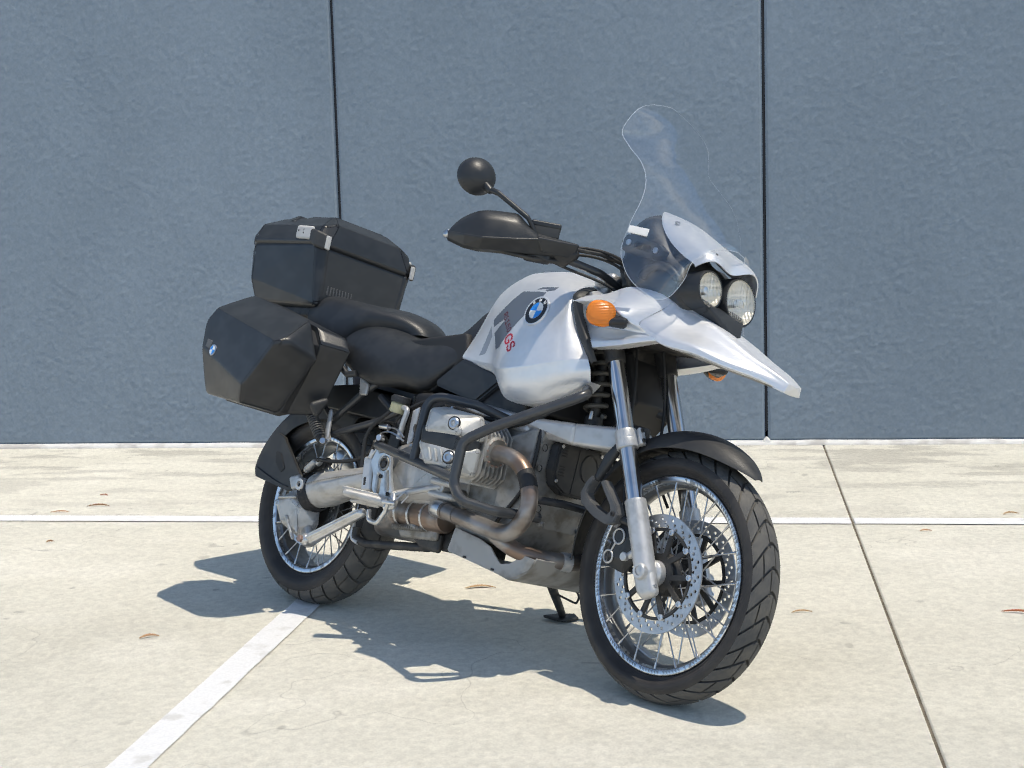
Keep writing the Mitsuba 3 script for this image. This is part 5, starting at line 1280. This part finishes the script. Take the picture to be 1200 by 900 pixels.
for s_ in (-1, 1):
    f_ = (lambda m: m) if s_ < 0 else mirror
    w = 'right' if s_ < 0 else 'left'
    lid = soft(planes(CASE, (-.08, -.36, .76)), .009, lap=34)
    key = put(K('pannier'), f_(lid), 'case_plastic', BIKE, 60, label=f'black faceted {w} pannier lid')
    sub = key.split('__')[-1]
    put(K(sub, 'seal'), f_(hull([(x_ * .985 - .001, y_, .76 + (z_ - .76) * .985) for x_, z_ in RIM for y_ in (-.312, -.292)], .006)), 'rubber', BIKE, 40)
    base = soft(planes(CASE_IN, (-.08, -.25, .76)), .010, lap=10)
    put(K(sub, 'base_half'), f_(base), 'case_plastic', BIKE, 60, label=f'black inner half of the {w} pannier')
    ed = unit(np.cross(V(*P1) - V(*P0), V(*P2) - V(*P0))); ed = ed if ed[1] < 0 else -ed
    pl = lambda x_, z_: V(x_, -.4605 + (x_ - .048) * (-ed[0] / ed[1]) * -1 * 0 + 0, z_)
    def on_case(x_, z_, lift):
        d_ = ed @ V(*P0)
        return V(x_, (d_ - ed[0] * x_ - ed[2] * z_) / ed[1], z_) + ed * lift
    put(K(sub, 'lock_plate'), f_(hull([on_case(*q, -.003) for q in ((-.238, .776), (-.196, .768), (-.200, .726), (-.238, .742))], .006)), 'rubber', BIKE, 40)
    put(K(sub, 'lock_flap'), f_(hull([on_case(*q, .003) for q in ((-.232, .771), (-.206, .766), (-.208, .744), (-.232, .751))], .0035)), 'grey_plastic', BIKE, 40)
    ecn = on_case(-.184, .738, .005)
    put(K(sub, 'badge'), f_(cat([lathe([(.0185, -.003), (.0185, .0012), (.0175, .0018), (0, .0018)], ecn, ed, 26)])), 'brushed_steel', BIKE, 45)
    Fb = frame_of(ed, V(1, 0, 0))
    for k in range(4):
        b = np.linspace(k * math.pi / 2, (k + 1) * math.pi / 2, 8)
        q_ = sg.Polygon([(0, 0)] + [(.0145 * math.cos(t_), .0145 * math.sin(t_)) for t_ in b])
        m = trimesh.creation.triangulate_polygon(q_, engine='earcut')
        vv = ecn + m[0][:, :1] * Fb[:, 0] + m[0][:, 1:] * Fb[:, 1] + ed * .0024
        put(K(sub, 'badge_quarter'), f_(trimesh.Trimesh(vv, m[1], process=False)), 'emblem_white' if k % 2 == 0 else 'emblem_blue', BIKE, False)
    put(K(sub, 'latch'), f_(cat([hull([(.17, -.255, .600), (.175, -.235, .640), (.165, -.27, .62)], .012)])), 'textured_plastic', BIKE, 40)

TB = soft(hull([(-.430, y_, .985) for y_ in (-.165, .165)] + [(-.088, y_, .975) for y_ in (-.165, .165)] + [(-.45, y_, 1.05) for y_ in (-.185, .185)] + [(-.505, y_, 1.150) for y_ in (-.165, .165)] + [(-.455, y_, 1.160) for y_ in (-.195, .195)] + [(-.105, y_, 1.160) for y_ in (-.193, .193)] + [(-.092, y_, 1.150) for y_ in (-.175, .175)] + [(-.40, y_, .968) for y_ in (-.12, .12)] + [(-.11, y_, .966) for y_ in (-.12, .12)], .014, 2), .014, 12)
TL = soft(hull([(-.515, y_, z_) for y_ in (-.165, .165) for z_ in (1.185, 1.205)] + [(-.460, y_, 1.185) for y_ in (-.200, .200)] + [(-.103, y_, 1.178) for y_ in (-.197, .197)] + [(-.086, y_, 1.172) for y_ in (-.175, .175)] + [(-.47, y_, 1.238) for y_ in (-.172, .172)] + [(-.108, y_, 1.225) for y_ in (-.178, .178)] +
          [(-.43, y_, 1.270) for y_ in (-.12, .12)] + [(-.160, y_, 1.272) for y_ in (-.115, .115)] + [(-.105, y_, 1.240) for y_ in (-.14, .14)], .014, 2), .012, 20)
put(K('top_case'), TL, 'case_plastic', BIKE, 32, label='black top case lid')
put(K('top_case', 'lid_crown'), [soft(hull([(-.28, y_, 1.280) for y_ in (-.11, .11)] + [(-.170, y_, 1.279) for y_ in (-.10, .10)] + [(-.32, y_, 1.258) for y_ in (-.145, .145)] + [(-.135, y_, 1.250) for y_ in (-.125, .125)], .012, 2), .010, 20), soft(hull([(-.48, y_, 1.270) for y_ in (-.10, .10)] + [(-.37, y_, 1.286) for y_ in (-.11, .11)] + [(-.505, y_, 1.240) for y_ in (-.13, .13)] + [(-.345, y_, 1.262) for y_ in (-.145, .145)], .012, 2), .010, 20)], 'case_plastic', BIKE, 32)
put(K('top_case', 'seal'), hull([(-.505, y_, 1.172) for y_ in (-.163, .163)] + [(-.455, y_, 1.172) for y_ in (-.195, .195)] + [(-.104, y_, 1.168) for y_ in (-.192, .192)] + [(-.093, y_, 1.164) for y_ in (-.172, .172)], .012), 'rubber', BIKE, 40)
put(K('top_case', 'tub'), TB, 'case_plastic', BIKE, 32, label='black top case tub')
for s_ in (-1, 1):
    f_ = (lambda m: m) if s_ < 0 else mirror
    key = put(K('top_case', 'clasp'), f_(hull([(-.205, -.213, 1.222), (-.125, -.217, 1.216), (-.205, -.213, 1.192), (-.125, -.217, 1.186)], .008, 2)), 'clasp_grey', BIKE, 45, label='pale grey clasp' if s_ < 0 else None)
    put(K('top_case', 'clasp_hinge'), f_(cat([hull([(-.118, -.217, 1.206), (-.095, -.213, 1.202), (-.072, -.196, 1.194), (-.072, -.196, 1.158), (-.095, -.213, 1.164), (-.118, -.215, 1.176)], .009, 2)])), 'textured_plastic', BIKE, 45)
    put(K('top_case', 'clasp_tab'), f_(hull([(-.062, -.182, 1.193), (-.062, -.182, 1.154), (-.064, -.194, 1.194), (-.064, -.194, 1.156)], .004)), 'clasp_grey', BIKE, 45)
    for dx_, dz in ((-.03, .010), (.0, .0), (.0, .012)):
        put(K('top_case', 'clasp_rivet'), f_(bolt((-.165 + dx_, -.2225, 1.200 + dz), (0, -1, 0), .0032, .0015, 10, False)), 'rubber', BIKE, 45)
    put(K('top_case', 'corner_post'), f_(cat([hull([(-.100, -.193, 1.150), (-.084, -.176, 1.150), (-.098, -.168, 1.00), (-.086, -.158, 1.00)], .012, 2)])), 'case_plastic', BIKE, 45)
for k in range(9):
    put(K('top_case', 'vent_rib'), hull([(-.0735, -.140 + .0125 * k, 1.008 + .0012 * k), (-.0750, -.140 + .0125 * k, 1.036)], .0024), 'grey_plastic', BIKE, 40)

# ------------------------------------------------------------------ fallen leaves
def leaf(i, x, y, rz, L, wdt, col, label):
    n = 14
    t = np.linspace(0, 1, n); wv = .75 * wdt * np.sin(np.pi * t ** .8) ** .8 + .0004
    bend = .18 * L * np.sin(np.pi * t); lift = .003 + .006 * np.sin(np.pi * t) * (1 if i % 2 else .5)
    P = np.stack([np.stack([L * (t - .5), bend - wv, lift * .8 + .002], 1), np.stack([L * (t - .5), bend, lift * .45 + .0015], 1), np.stack([L * (t - .5), bend + wv, lift + .002], 1)])
    c, s = math.cos(rz), math.sin(rz)
    Q = P.copy(); Q[..., 0] = x + P[..., 0] * c - P[..., 1] * s; Q[..., 1] = y + P[..., 0] * s + P[..., 1] * c
    key = put('dry_leaf', shell(Q, .0007), col, IDENT, 60, label=label, category='leaf')


leaf(0, -.866, 4.703, .15, .105, .011, 'leaf_tan', 'curled tan leaf lying on the sunlit patch below the engine')
leaf(1, -2.86, 6.071, .1, .105, .008, 'leaf_brown', 'dark brown leaf just behind the white line, left of the motorcycle')
leaf(2, -2.979, 5.938, .12, .085, .007, 'leaf_orange', 'orange leaf touching the wall side of the white line at far left')
leaf(3, .840, 4.462, -.5, .115, .006, 'leaf_rust', 'thin rust-red curved leaf at the right edge of the view')
leaf(4, .190, 4.452, .2, .065, .004, 'leaf_tan', 'small thin tan leaf just right of the front tyre')
leaf(5, -1.78, 4.074, .55, .062, .006, 'leaf_orange', 'short orange leaf on the open concrete left of the bay line')
leaf(6, -2.95, 6.33, -.3, .05, .005, 'leaf_rust', 'tiny rust-coloured leaf between the white line and the wall')
leaf(7, 1.08, 5.95, .3, .07, .005, 'leaf_tan', 'small tan leaf behind the white line at far right')
leaf(8, .708, 5.628, .1, .045, .006, 'leaf_orange', 'tiny orange leaf in front of the white line, right of the concrete joint')
leaf(9, -2.734, 5.35, .8, .035, .004, 'leaf_brown', 'tiny brown leaf in front of the white line, left of the shadow')
